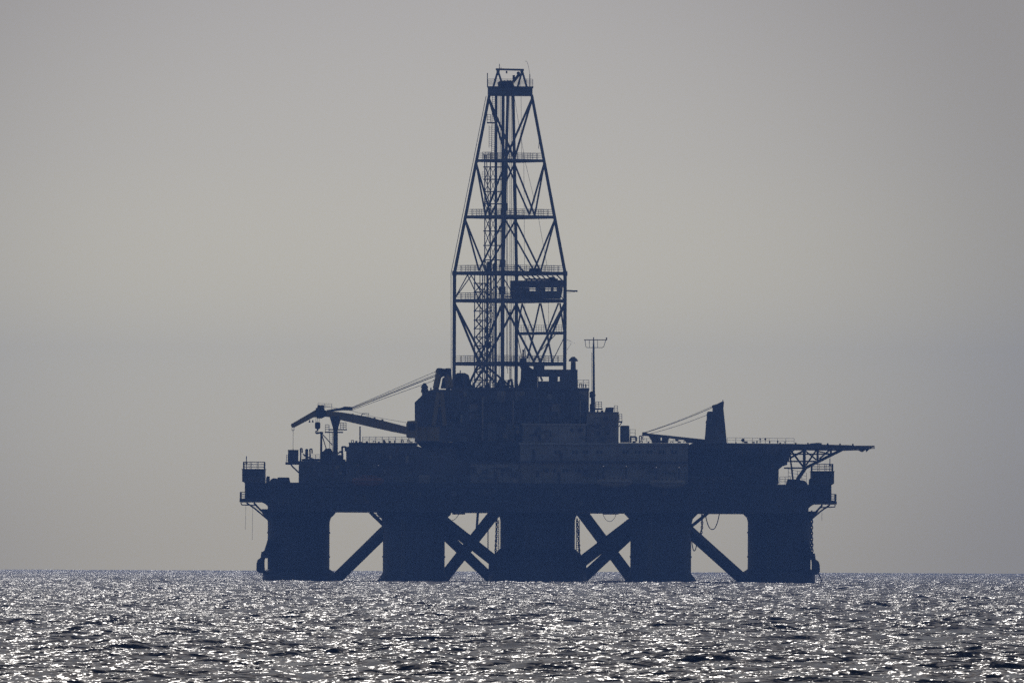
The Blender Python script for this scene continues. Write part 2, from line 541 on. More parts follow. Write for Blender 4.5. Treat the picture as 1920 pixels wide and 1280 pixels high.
for (px, dy, w) in ((502, 0, 'left'), (1520, 4, 'right')):
    mb = MB().prism([(px - 3.4, 907 + dy), (px - 3, 895 + dy), (px - 1, 892.5 + dy), (px + 3.4, 892.5 + dy), (px + 3.4, 907 + dy)], -5, -2)
    single('ventilator', 'small square-headed ventilator standing just inboard of the %s winch cabin' % w, 'ventilator', mb, 'module')

# rails along the hull top
mb = MB().rails([P(1462, 907, -10), P(1482, 907, -10)], h=1.35, step=0.8)
single('guard_rail', 'short guard rail on the hull top below the helideck truss', 'railing', mb, 'rail')

# ------------------------------------------------------------------ anchors and chains
def anchor(side, label):
    m = (lambda px: px) if side < 0 else mirror
    dy = 0 if side < 0 else 3
    y = 5.0
    t = thing('anchor', label, 'anchor', P(m(490), 1074 + dy, y), 'anchors hung on the outer columns')
    q = lambda l: [(m(a), b + dy) for a, b in l]
    part('fluke', MB().prism(q([(494, 1040), (490, 1044), (483, 1049), (481, 1056), (480.5, 1068), (484, 1073), (493, 1074), (496, 1066), (496, 1046)]), y - 2.6, y - 1.2), 'dark', t)
    part('fluke', MB().prism(q([(494, 1040), (490, 1044), (483, 1049), (481, 1056), (480.5, 1068), (484, 1073), (493, 1074), (496, 1066), (496, 1046)]), y + 1.2, y + 2.6), 'dark', t)
    part('shank', MB().tube([P(*q([(494, 1034)])[0], y), P(*q([(489, 1070)])[0], y)], 0.4, 10), 'dark', t)
    part('crown_bar', MB().tube([P(*q([(489, 1069)])[0], y - 2.8), P(*q([(489, 1069)])[0], y + 2.8)], 0.35, 10), 'dark', t)
    b = thing('anchor_bolster', 'tubular anchor rack bulging from the waterline of the %s column' % ('left end' if side < 0 else 'right end'), 'anchor rack', P(m(497), 1072 + dy, y), 'anchor racks')
    for yy in (y - 3.2, y + 3.2):
        part('rack_bar', MB().tube([P(*q([(504, 1012)])[0], yy), P(*q([(498.5, 1029)])[0], yy), P(*q([(495.5, 1040)])[0], yy), P(*q([(495.3, 1072)])[0], yy), P(*q([(503, 1080)])[0], yy)], 0.22, 8), 'hull', b)
    for py in (1034, 1043, 1072):
        part('cross_bar', MB().tube([P(*q([(495.5, py)])[0], y - 3.3), P(*q([(495.5, py)])[0], y + 3.3)], 0.24, 8), 'hull', b)
    part('side_plate', MB().prism(q([(504, 1010), (502, 1010), (498, 1028), (495, 1034), (495, 1046), (504, 1046)]), y - 3.0, y + 3.0), 'hull', b)
    return t
anchor(-1, 'big dark anchor racked against the left end column just above the water')
anchor(1, 'big dark anchor racked against the right end column with a pendant in the water')
single('pendant_wire', 'stiff pendant wire slanting from the right anchor down into the water', 'wire', MB().tube([P(1535, 1074, 4), P(1543, 1094, 4)], 0.13, 6), 'chain')

def chain(pts, link, label, y, name='anchor_chain', rad=0.07, group=None):
    """Chain of separate oval links along a polyline of photo pixels."""
    pts = [P(a, b, y) for a, b in pts]
    seg = [(pts[i + 1] - pts[i]).length for i in range(len(pts) - 1)]
    tot = sum(seg); n = int(tot / (link * 0.72))
    t = thing(name, label, 'chain', pts[-1], group)
    bm0 = MB()
    ring = [V(0.28 * link * math.cos(a), 0, 0.5 * link * math.sin(a)) for a in [2 * PI * i / 10 for i in range(10)]]
    bm0.tube(ring + [ring[0], ring[1]], rad, 5, cap=False)
    proto = None
    for i in range(n):
        s = tot * (i + 0.5) / n; j = 0
        while j < len(seg) - 1 and s > seg[j]: s -= seg[j]; j += 1
        p = pts[j].lerp(pts[j + 1], s / seg[j]); d = (pts[j + 1] - pts[j]).normalized()
        if proto is None:
            proto = o = part('link', bm0, 'chain', None, smooth=True)
        else:
            o = proto.copy(); C.objects.link(o)
        o.parent = t
        o.location = p - pts[-1]
        o.rotation_euler = (d.to_track_quat('Z', 'Y') @ Matrix.Rotation((i % 2) * PI / 2 + 0.4, 4, 'Z').to_quaternion()).to_euler()
chain([(1522, 958), (1521.5, 1000), (1523, 1046)], 0.75, 'heavy anchor chain hanging from the right platform down the end column', -2, rad=0.13)
chain([(1316, 964), (1316.5, 985), (1314, 1004)], 0.6, 'short chain dangling below the deck beside the hose loop in the right opening', -20, rad=0.1)
chain([(932, 972), (930.5, 1004), (928.5, 1042)], 0.6, 'slack chain hanging beside the middle column, on its left', -26, rad=0.09)
chain([(1082, 972), (1084.5, 1006), (1087, 1042)], 0.6, 'slack chain hanging beside the middle column, on its right', -26, rad=0.09)

def hose(a, low, b, r, label, y):
    n = 14
    pts = []
    for i in range(n + 1):
        t = i / n
        px = a[0] + (b[0] - a[0]) * t
        base = a[1] + (b[1] - a[1]) * t
        py = base + (low - (a[1] + b[1]) / 2) * (1 - abs(2 * t - 1) ** 2.4)
        pts.append(P(px, py, y))
    single('hose', label, 'hose', MB().tube(pts, r, 6), 'rubber', smooth=True)
hose((1322, 962), 992, (1349, 962), 0.1, 'black hose sagging in a deep loop below the deck in the right opening', -20)
hose((1297, 1014), 1032, (1307, 1012), 0.1, 'small hose loop hanging beside the fourth column under the brace', -34)
hose((836, 970), 975, (861, 962), 0.06, 'thin hose sagging under the deck in the second opening', -20)
hose((1130, 962), 977, (1156, 962), 0.05, 'thin slack line under the deck in the third opening', -20)
for px, a, b in ((474, 948, 1012), (461, 947, 992)):
    single('rope', 'thin %s rope hanging below the left winch platform' % ('long' if a == 948 else 'short'), 'rope', MB().tube([P(px, a, 0), P(px - 1, b, 0)], 0.025, 4), 'rope')
single('rope', 'thin rope hanging below the right winch platform', 'rope', MB().tube([P(1541, 960, 0), P(1541, 976, 0)], 0.03, 4), 'rope')

# ------------------------------------------------------------------ deck houses
def wall_panels(par, px0, py0, px1, py1, y, n, m='house', name='wall_panel'):
    """Plating of a house front: separate plates standing a few centimetres proud, with open joints."""
    w = (px1 - px0) / n
    for i in range(n):
        mb = MB().pbox(px0 + i * w + 0.4, py0, px0 + (i + 1) * w - 0.4, py1, y - 0.1 - 0.03 * (i % 2), y - 0.004)
        part(name, mb, m, par)

def windows(par, spots, y, w=4.2, h=6.6, name='window'):
    for px, py in spots:
        f = MB().pbox(px - w / 2 - 0.8, py - h / 2 - 0.8, px + w / 2 + 0.8, py + h / 2 + 0.8, y - 0.1, y - 0.005)
        o = part(name, f, 'white', par)
        g = MB().pbox(px - w / 2, py - h / 2, px + w / 2, py + h / 2, y - 0.14, y - 0.105)
        part('pane', g, 'glass', o)

# left deck house
lh = thing('deck_house', 'long dark machinery deck house under the tip of the left crane boom', 'deck house', P(610, 906, -30))
part('wall', MB().pbox(560, 868, 651, 906.5, -30, 20), 'module', lh)
part('roof', MB().pbox(559, 864, 652, 867.9, -30.3, 20.3), 'deck_grey', lh)
wall_panels(lh, 562, 870, 650, 905, -30, 8, 'module')
windows(lh, [(585, 880), (615, 880)], -30.14)
part('railing', MB().rails([P(564, 864, -30), P(601, 864, -30)], h=1.2, step=1.0), 'rail', lh)
mh = thing('pump_house', 'flat-roofed pump house with a railed roof under the left crane boom', 'deck house', P(715, 906, -34))
part('wall', MB().prism([(649, 837), (654, 837), (654, 832), (780, 835), (880, 868), (880, 906), (649, 906)], -34, 10), 'module', mh)
part('roof', MB().pbox(653.5, 829.5, 781, 831.8, -34.3, 10.3), 'deck_grey', mh)
wall_panels(mh, 654, 838, 776, 866, -34, 9, 'module')
wall_panels(mh, 652, 871, 776, 904, -34, 9, 'module')
part('walkway', MB().pbox(652, 868, 778, 869.4, -35.4, -34.15), 'deck_grey', mh)
part('door', MB().pbox(702, 884, 709, 904, -34.3, -34.14), 'dark', mh)
zr = P(728, 829.4, -34).z
part('railing', MB().rails([V(P(680, 829, -34).x, -34, zr), V(P(778, 829, -34).x, -34, zr)], h=1.05, step=1.15), 'rail', mh)
part('roof_pipe', MB().tube([P(675, 830, -33), P(675, 799, -33)], 0.13, 8), 'dark', mh)
part('roof_box', MB().pbox(666, 826, 670, 829.4, -33, -31), 'dark', mh)
part('roof_box', MB().pbox(718, 824, 722, 829.4, -33, -31), 'dark', mh)

cb = thing('control_cabin', 'small square control cabin on a cantilevered platform at the left of the deck', 'cabin', P(549, 868, -20))
part('cabin', MB().pbox(540, 844.5, 559, 866, -22, -18), 'module', cb)
part('roof', MB().pbox(539.5, 843, 559.5, 844.4, -22.2, -17.8), 'dark', cb)
windows(cb, [(545, 852), (553, 852)], -22, 4, 5)
part('platform', MB().pbox(535, 866.2, 561, 870.5, -23, -17), 'deck_grey', cb)
for yy in (-22.5, -17.5):
    part('bracket', MB().tube([P(545, 870, yy), P(549, 875, yy), P(562, 887, yy)], 0.16, 6), 'dark', cb)
part('railing', MB().rails([P(537, 866, -17), P(537, 866, -23), P(540, 866, -23)], h=1.3, step=1.0), 'rail', cb)

# goose-neck vents and pipework on the left deck
def gooseneck(px, py0, py1, w, label, y=-29, r=0.16):
    pts = [P(px, py1, y), P(px, py0 + 1.5, y), P(px + 0.6, py0, y), P(px + w - 0.6, py0, y), P(px + w, py0 + 1.5, y), P(px + w, py0 + 8, y)]
    single('vent_pipe', label, 'vent pipe', MB().tube(pts, r, 6), 'dark', 'goose-neck vent pipes')
gooseneck(563.5, 840.5, 865, 3, 'tall goose-neck vent pipe just right of the small control cabin')
gooseneck(581, 841.5, 864, 4, 'goose-neck vent pipe left of the boom rest post')
gooseneck(641.5, 837.5, 862, 6.5, 'wide pipe bend standing against the left wall of the pump house', r=0.22)
vs = thing('valve_stand', 'cluster of valves and pipes between the two goose-neck vents', 'valve stand', P(575, 864, -29))
part('riser', MB().tube([P(575, 866, -29), P(575, 846, -29)], 0.28, 8), 'dark', vs)
part('hand_wheel', MB().disc_y(P(575, 844, -29), 0.3, -29.1, -28.9, 12), 'dark', vs)
part('pipe', MB().tube([P(568, 851, -29), P(575, 856, -29), P(590, 861, -29)], 0.14, 6), 'dark', vs)
part('pipe', MB().tube([P(566, 862, -28), P(600, 862, -28)], 0.2, 6), 'dark', vs)
hp = thing('hydraulic_unit', 'lumpy hydraulic unit packed round the foot of the cone-topped boom rest', 'machinery', P(615, 866, -26))
part('tank', MB().pbox(604, 846, 624, 866, -29, -24), 'dark', hp)
part('cap', MB().prism([(606, 846), (610, 841), (619, 840), (624, 846)], -28, -25), 'dark', hp)
part('motor', MB().tube([P(633, 858, -27), P(644, 858, -27)], 0.6, 10), 'dark', hp)
part('pipe', MB().tube([P(634, 850, -27), P(638, 846, -27), P(643, 852, -27)], 0.2, 6), 'dark', hp)
part('pipe', MB().tube([P(600, 863, -28), P(648, 863, -28)], 0.25, 6), 'dark', hp)

# ------------------------------------------------------------------ boom rest and prop post
br = thing('boom_rest', 'cone-topped pedestal with a small railed platform carrying the left crane boom', 'boom rest', P(629, 866, -32))
c = P(629, 830, -32)
zc = lambda py: P(629, py, -32).z
part('column', MB().lathe((c.x, -32), [(0.55, zc(868)), (0.45, zc(845)), (0.43, zc(806))], 20), 'deck_grey', br, smooth=True)
part('saddle', MB().lathe((c.x, -32), [(0.43, zc(805.9)), (0.55, zc(800)), (1.0, zc(785)), (1.15, zc(780))], 20), 'deck_grey', br, smooth=True)
pl = part('platform', MB().pbox(609, 808.8, 643, 811, -34, -30), 'deck_grey', br)
pl2 = part('platform', MB().pbox(616, 804, 650, 806, -34.2, -29.8), 'deck_grey', br)
z1, z2 = P(626, 808.6, -34).z, P(633, 803.8, -34.2).z
part('railing', MB().rails([V(P(617, 808, -34).x, -34, z1), V(P(610, 808, -34).x, -34, z1), V(P(610, 808, -30).x, -30, z1), V(P(617, 808, -30).x, -30, z1)], h=1.25, step=0.7), 'rail', pl)
part('railing', MB().rails([V(P(638, 804, -34).x, -34.2, z2), V(P(649, 804, -34).x, -34.2, z2), V(P(649, 804, -30).x, -29.8, z2), V(P(638, 804, -30).x, -29.8, z2)], h=1.15, step=0.7), 'rail', pl2)
part('ladder', MB().ladder(P(620.5, 845, -32.5), P(620.5, 811, -32.5), w=0.55), 'rail', br)
pp = thing('prop_post', 'slim steel post with two raking stays left of the cone-topped boom rest', 'post', P(602, 866, -31))
part('post', MB().tube([P(602, 866, -31), P(602.5, 809, -31)], 0.2, 10), 'dark', pp)
part('stay', MB().tube([P(604, 813, -31), P(623, 834, -31)], 0.1, 6), 'dark', pp)
part('stay', MB().tube([P(604, 816, -31), P(612, 842, -31)], 0.1, 6), 'dark', pp)
part('bracket', MB().pbox(593, 809.5, 606, 812.5, -31.4, -30.6), 'dark', pp)

# ------------------------------------------------------------------ left pedestal crane
YC = -32
cr = thing('pedestal_crane', 'big yellow knuckle-boom crane lowered to the left onto its cone-topped rest', 'crane', P(822, 868, YC))
c = P(826, 868, YC)
part('pedestal', MB().lathe((c.x, YC + 2), [(3.4, zz(868, YC, 826)), (3.4, zz(840, YC, 826)), (4.6, zz(829, YC, 826))], 28), 'module', cr, smooth=True)
house = part('machine_house', MB().prism([(778, 828), (777.5, 754), (783, 749), (791, 741), (791, 735), (800, 733), (812, 730), (878, 730), (878, 828)], YC - 4, YC + 8), 'module', cr)
for i, (a, b) in enumerate(((780, 800), (801, 824), (825, 850), (851, 876))):
    part('wall_panel', MB().pbox(a, 800, b, 826, YC - 4.12, YC - 4.004), 'yellow' if i < 2 else 'module', house)
for a, b in ((838, 855), (857, 874)):
    part('wall_panel', MB().pbox(a, 745, b, 795, YC - 4.12, YC - 4.004), 'module', house)
part('cap_plate', MB().prism([(789, 735), (791, 724), (801, 724), (803, 733)], YC - 2, YC + 4), 'dark', house)
part('door', MB().pbox(828, 776, 836, 798, YC - 4.2, YC - 4.005), 'dark', house)
cab = part('cab', MB().prism([(762, 819), (761.5, 795), (764, 789), (782, 788), (782, 821), (766, 821)], YC - 6.5, YC - 4.2), 'yellow', cr)
part('window', MB().pbox(766, 793, 779, 806, YC - 6.6, YC - 6.505), 'glass', cab)
# luffing gantry
gz = part('gantry', MB().bar(P(817, 728, YC - 4), P(825, 692, YC - 2), 0.9, 0.8), 'yellow', cr)
part('gantry', MB().bar(P(817, 728, YC + 4), P(825, 692, YC + 2), 0.9, 0.8), 'yellow', cr)
part('gantry', MB().bar(P(843, 728, YC - 3), P(838, 692, YC - 2), 0.9, 1.3), 'yellow', cr)
part('gantry', MB().bar(P(843, 728, YC + 3), P(838, 692, YC + 2), 0.9, 1.3), 'yellow', cr)
part('gantry_head', MB().prism([(821, 703), (823.5, 690), (846, 692), (846, 706), (836, 702), (828, 707)], YC - 3, YC + 3), 'dark', cr)
part('gantry_brace', MB().prism([(826, 728), (830, 708), (838, 706), (842, 728)], YC - 1, YC + 1), 'dark', cr)
for a in (-2.2, 0, 2.2):
    part('sheave', MB().disc_y(P(823, 696, YC + a), 0.62, YC + a - 0.12, YC + a + 0.12), 'dark', cr, smooth=True)
part('railing', MB().rails([P(816, 706, YC - 3), P(816, 706, YC + 3)], h=1.0, step=1), 'rail', cr)
part('service_step', MB().pbox(812, 712, 821, 713, YC - 3, YC + 3), 'dark', cr)
# yellow raking legs on the house front
part('raking_leg', MB().bar(P(813, 798, YC - 4.4), P(822, 735, YC - 4.4), 0.35, 0.8), 'yellow', cr)
part('raking_leg', MB().bar(P(834, 798, YC - 4.4), P(828, 735, YC - 4.4), 0.35, 0.8), 'yellow', cr)
part('cross_piece', MB().bar(P(817, 760, YC - 4.6), P(831, 760, YC - 4.6), 0.3, 0.5), 'yellow', cr)
# boom
boom = part('boom', MB().prism([(600, 765), (613, 770), (640, 772.5), (690, 781), (764, 800), (764, 814.5), (735, 809), (690, 799), (643, 788), (614, 781), (604, 781), (598, 784)], YC - 0.8, YC + 0.8), 'yellow', cr)
jib = part('jib', MB().prism([(549, 793), (594, 766.5), (602, 768), (598, 782), (588, 782), (552, 801), (547.5, 801), (547.5, 795)], YC - 0.6, YC + 0.6), 'yellow', cr)
part('knee_plate', MB().prism([(592, 765), (601, 761), (607, 764), (613, 779), (603, 784), (594, 784)], YC - 1.0, YC + 1.0), 'dark', cr)
for px in (598.5, 604.5):
    part('sheave', MB().disc_y(P(px, 762.5, YC), 0.36, YC - 0.8, YC + 0.8), 'dark', cr, smooth=True)
part('pendant_bar', MB().prism([(612, 768.5), (640, 764), (646, 761.8), (661, 762.5), (661, 769), (640, 769), (614, 772)], YC - 0.5, YC + 0.5), 'dark', cr)
part('service_basket', MB().rails([P(596, 766, YC - 1), P(622, 767, YC - 1), P(622, 767, YC + 1), P(596, 766, YC + 1)], h=1.0, step=1.2, r=0.035), 'rail', cr)
part('service_basket', MB().tube([P(677, 781, YC), P(679.5, 775, YC), P(691.5, 775, YC), P(689, 784, YC)], 0.09, 6), 'dark', cr)
part('tip_sheave', MB().disc_y(P(549.5, 797, YC), 0.4, YC - 0.4, YC + 0.4), 'dark', cr, smooth=True)
part('walkway_cleat', MB().pbox(660, 775, 663, 777, YC - 0.5, YC + 0.5), 'dark', cr)
part('walkway_cleat', MB().pbox(700, 782.4, 704, 785, YC - 0.5, YC + 0.5), 'dark', cr)
part('walkway_cleat', MB().pbox(715, 785.6, 719, 789, YC - 0.5, YC + 0.5), 'dark', cr)
for px in (580.5, 586.5):
    part('flood_lamp', MB().prism([(px - 2.2, 791.5), (px, 786), (px + 2, 791.5)], YC - 0.3, YC + 0.3), 'dark', cr)
# luffing ropes
for i, (a, b, yy) in enumerate((((660, 763.5), (822, 694), -0.9), ((661, 764), (823, 699), -0.5), ((661, 765.5), (824, 701), 0.0), ((661, 766), (822, 703), 0.5), ((661, 768), (820, 711), 0.9))):
    part('luffing_rope', MB().tube([P(*a, YC + yy), P(*b, YC + yy * 2)], 0.042, 4), 'rope', cr)
part('hoist_rope', MB().tube([P(604, 760.5, YC), P(660, 770, YC), P(700, 781, YC), P(790, 797, YC - 1)], 0.03, 4), 'rope', cr)

hb = thing('hook_block', 'heavy dark hook block hanging from the knee of the left crane boom', 'hook block', P(595, 812, YC))
part('block', MB().prism([(590.5, 793), (592, 791), (599, 791), (600.5, 793), (600.5, 802), (598.5, 804), (592.5, 804), (590.5, 802)], YC - 0.5, YC + 0.5), 'dark', hb)
part('shackle', MB().tube([P(595.5, 804, YC), P(595.5, 808, YC)], 0.15, 8), 'dark', hb)
part('hook', MB().tube([P(595.5, 807, YC), P(592, 808.5, YC), P(591.5, 811, YC), P(594, 812.5, YC), P(598, 812, YC), P(599.5, 809.5, YC)], 0.13, 6), 'dark', hb)
for px in (592.5, 595.5, 598.5):
    part('fall_rope', MB().tube([P(px, 783, YC), P(px, 791.5, YC)], 0.035, 4), 'rope', hb)
wh = thing('whip_line', 'thin whip line hanging straight down from the tip of the left crane', 'wire', P(549.5, 844, YC))
part('wire', MB().tube([P(549.5, 806, YC), P(549.5, 842, YC)], 0.035, 4), 'rope', wh)
part('shackle', MB().tube([P(547.8, 800.5, YC), P(547.4, 806, YC), P(549.5, 807, YC), P(551.4, 806, YC), P(551, 800.5, YC)], 0.08, 6), 'dark', wh)
part('weight', MB().lathe((P(549.5, 842, YC).x, YC), [(0.08, P(549, 845, YC).z), (0.14, P(549, 843.5, YC).z), (0.05, P(549, 841, YC).z)], 8), 'dark', wh)

# ------------------------------------------------------------------ drill floor substructure
YS = -16
sb = thing('drill_floor', 'tall plated drill floor block carrying the derrick in the middle of the rig', 'drill floor', P(960, 868, YS))
part('wall', MB().pbox(848, 731, 1104, 829.5, YS, 16), 'module', sb)
part('wall', MB().pbox(790, 829.6, 1000, 869, YS - 8, 16), 'module', sb)
part('floor_slab', MB().pbox(846, 726.5, 1105, 730.8, YS - 0.6, 16.6), 'deck_grey', sb)
n = 13
for i in range(n):
    a = 880 + i * 17.1
    for (pa, pb) in ((733, 752), (756, 786), (790, 827)):
        if random.random() < 0.86:
            part('wall_panel', MB().pbox(a + 0.5, pa, a + 16.6, pb, YS - 0.1 - 0.1 * random.random(), YS - 0.004), random.choice(['module', 'module', 'house', 'deck_grey', 'cream']), sb)
for py in (753.5, 788):
    part('walkway', MB().pbox(880, py, 1104, py + 1.6, YS - 1.3, YS - 0.22), 'deck_grey', sb)
    z = P(990, py, YS - 1.3).z
    part('railing', MB().rails([V(P(881, py, YS).x, YS - 1.25, z), V(P(1103, py, YS).x, YS - 1.25, z)], h=1.1, step=1.6), 'rail', sb)
for px, w in ((905, 3.4), (938, 2), (962, 4), (1012, 2.4), (1057, 3), (1088, 2.2)):
    part('standpipe', MB().tube([P(px, 828, YS - 1.9), P(px, 735 + (px % 7) * 5, YS - 1.9)], w / 20, 8), random.choice(['dark', 'cream', 'module']), sb, smooth=True)
part('floor_railing', MB().rails([P(1083, 726, YS), P(1104, 726, YS), P(1104, 726, 4)], h=1.35, step=1.0), 'rail', sb)
part('floor_railing', MB().rails([P(886, 726.4, YS), P(970, 726.4, YS)], h=1.35, step=1.0), 'rail', sb)

def deck_unit(name, label, cat, poly, y0, y1, m='dark', extra=()):
    t = thing(name, label, cat, P(sum(a for a, b in poly) / len(poly), max(b for a, b in poly), (y0 + y1) / 2))
    part('casing', MB().prism(poly, y0, y1), m, t)
    for nm, mb, mm in extra: part(nm, mb, mm, t)
    return t
deck_unit('mud_tank', 'dark round-topped tank on the drill floor between crane gantry and derrick', 'tank',
          [(853, 727), (853, 702), (858, 699), (872, 699), (879, 703), (881, 712), (886, 727)], -14, -8,
          extra=[('vent', MB().tube([P(863, 700, -11), P(863, 694, -11)], 0.1, 6), 'dark'),
                 ('pipe', MB().tube([P(870, 700, -14.3), P(870, 727, -14.3)], 0.25, 8), 'module')])
deck_unit('mud_pump', 'low dark pump on the drill floor at the foot of the near derrick leg', 'pump',
          [(926, 727), (932, 717), (938, 708), (945, 708), (948, 720), (950, 727)], -14, -10,
          extra=[('pipe', MB().tube([P(952, 727, -12), P(954, 714, -12), P(959, 712, -12), P(961, 727, -12)], 0.3, 8), 'dark')])
deck_unit('drawworks_house', 'tapered dark drawworks house on the right half of the drill floor', 'winch house',
          [(971, 727), (976, 712), (977, 690), (974, 683), (976, 672), (987, 672), (988, 683), (996, 690), (1004, 694), (1008, 708), (1008, 727)], -12, 10,
          extra=[('exhaust', MB().tube([P(981, 673, -4), P(981, 655, -4)], 0.16, 8), 'dark'),
                 ('exhaust', MB().tube([P(985, 672, -2), P(984, 652, -2)], 0.1, 8), 'dark')])
fr = thing('wind_wall', 'steel wind wall frame with two open slots right of the drawworks house', 'wind wall', P(1040, 727, -10))
part('top_beam', MB().pbox(996, 692.5, 1083, 706, -11, -9), 'module', fr)
part('sill_beam', MB().pbox(1008.2, 714.5, 1083, 727, -11, -9), 'module', fr)
part('post', MB().pbox(1029, 706.1, 1046, 714.4, -11, -9), 'module', fr)
part('post', MB().pbox(1049.5, 706.1, 1083, 714.4, -11, -9), 'module', fr)
part('post', MB().pbox(1008.2, 706.1, 1010, 714.4, -11, -9), 'module', fr)
part('strut', MB().tube([P(1004, 685, -11.5), P(1017, 714, -11.5)], 0.2, 6), 'steel', fr)
part('cap_block', MB().pbox(1000, 685, 1021, 692.4, -11, -9), 'module', fr)

def mushroom(px, py_top, py_bot, w, y, label):
    t = thing('exhaust_vent', label, 'exhaust vent', P(px, py_bot, y))
    c = P(px, py_top, y); z = lambda py: P(px, py, y).z
    part('shaft', MB().lathe((c.x, y), [(w / 20 * 1.35, z(py_bot)), (w / 20, z(py_top + 9))], 16), 'module', t, smooth=True)
    part('cowl', MB().lathe((c.x, y), [(w / 20 + 0.4, z(py_top + 8.8)), (w / 20 + 0.45, z(py_top + 7)), (w / 20 + 0.15, z(py_top + 3)), (0.25, z(py_top))], 16), 'module', t, smooth=True)
mushroom(1075, 668.5, 727, 9, -8, 'stout mushroom-headed exhaust vent standing right of the derrick foot')
mushroom(796, 718, 727, 5, -26, 'stubby vent with a cap on the left corner of the crane house roof')

# ------------------------------------------------------------------ derrick
dk = thing('derrick', 'tall tapering four-legged lattice derrick rising from the middle of the rig', 'derrick', P(955, 727, 0))
PXC = 955.3
S7 = -0.122; C7 = math.sqrt(1 - S7 * S7)
def hd(py):      # half diagonal in photo pixels
    if py >= 512: return 104.5
    return 104.5 - (512 - py) * (104.5 - 40.0) / (512 - 178)
def corner(cn, py):
    h = hd(py) / 10.0
    a = {'R': (C7, S7), 'L': (-C7, -S7), 'N': (-C7 * 0 + S7, -C7), 'F': (-S7, C7)}[cn]
    c = P(PXC + (py - 640) * -0.0042, py, 0)
    return V(c.x + a[0] * h, a[1] * h, c.z)
FACES = [('L', 'N'), ('L', 'F'), ('R', 'N'), ('R', 'F')]
def onface(f, t, py): return corner(f[0], py).lerp(corner(f[1], py), t)
for cn in 'LRNF':
    part('leg', MB().tube([corner(cn, 728), corner(cn, 690), corner(cn, 512)], 0.33, 10).tube([corner(cn, 512), corner(cn, 345), corner(cn, 178)], 0.31, 10, 0.28), 'steel', dk, smooth=True)
    part('knee_plate', MB().lathe((corner(cn, 512).x, corner(cn, 512).y), [(0.42, corner(cn, 517).z), (0.46, corner(cn, 513).z), (0.42, corner(cn, 508).z)], 10), 'steel', dk, smooth=True)
LV = [(301.5, 0.5, 0.4), (407, 0.55, 0.4), (512.5, 0.62, 0.45), (564, 0.6, 0.45), (682, 0.68, 0.5)]
for py, h, w in LV:
    for f in FACES:
        g = part('girt', MB().bar(corner(f[0], py), corner(f[1], py), w, h), 'steel', dk)
        a, b = corner(f[0], py), corner(f[1], py)
        n_ = V(0, 0, 1).cross((b - a).normalized())
        if n_.dot(a + b - 2 * V(P(PXC, py).x, 0, a.z)) > 0: n_ = -n_     # inwards
        wk = MB()
        o = n_ * 0.7
        wk.bar(a + o + V(0, 0, h / 2 - 0.06), b + o + V(0, 0, h / 2 - 0.06), 0.85, 0.08)
        part('walkway', wk, 'deck_grey', g)
        e = n_ * 0.35 + V(0, 0, h / 2)
        part('railing', MB().rails([a + e, b + e], h=1.15, step=1.5, r=0.045), 'rail', g)
def dbrace(p, q, r=0.18): part('brace', MB().tube([p, q], r, 8), 'steel', dk, smooth=True)
for f in FACES:
    # top panel: single diagonals running down to the near and far legs
    dbrace(corner(f[0], 184), onface(f, 1.0, 297), 0.21)
    # two V panels
    for a, b in ((305, 403), (411, 508)):
        m_ = onface(f, 0.5, b)
        dbrace(corner(f[0], a), m_); dbrace(corner(f[1], a), m_)
    # small W panel
    if f[0] == 'L':
        for t in (0.0, 0.5):
            dbrace(onface(f, t, 561), onface(f, t + 0.27, 516), 0.1); dbrace(onface(f, t + 0.27, 516), onface(f, t + 0.5, 561), 0.1)
    # bottom V panel
    m_ = onface(f, 0.5, 678)
    dbrace(corner(f[0], 568), m_, 0.22)
    dbrace(corner(f[1], 568), m_, 0.22)
    # feet below the lowest girt
    if f[0] == 'L':
        dbrace(m_ + V(0, 0, -0.6), onface(f, 0.28, 727), 0.22); dbrace(m_ + V(0, 0, -0.6), onface(f, 0.95, 727), 0.2)
# extra girt and zigzag on the right-hand faces (the pipe door side)
fR = ('R', 'F')
part('girt', MB().bar(onface(fR, 0.0, 624), onface(fR, 0.98, 624), 0.4, 0.55), 'steel', dk)
part('railing', MB().rails([onface(fR, 0.02, 621.5), onface(fR, 0.95, 621.5)], h=1.3, step=0.75, r=0.035), 'rail', dk)
def fx(px, py, f=fR):
    a, b = corner(f[0], py), corner(f[1], py)
    t = (xx(px, 0, py) - a.x) / (b.x - a.x)
    return a.lerp(b, max(0.0, min(1.0, t)))
for a, b, r in (((979, 568), (1000, 621), 0.16), ((1012, 568), (1000, 621), 0.16), ((1014, 568), (1025, 621), 0.16), ((1047, 568), (1026, 621), 0.16),
                ((979, 568), (970, 618), 0.16), ((1050, 568), (1057, 618), 0.16),
                ((1000, 627), (989, 670), 0.18), ((1026, 627), (1036, 678), 0.18), ((1058, 632), (1036, 676), 0.08), ((1041, 627), (1015, 655), 0.08), ((971, 632), (979, 672), 0.08)):
    dbrace(fx(*a), fx(*b), r)
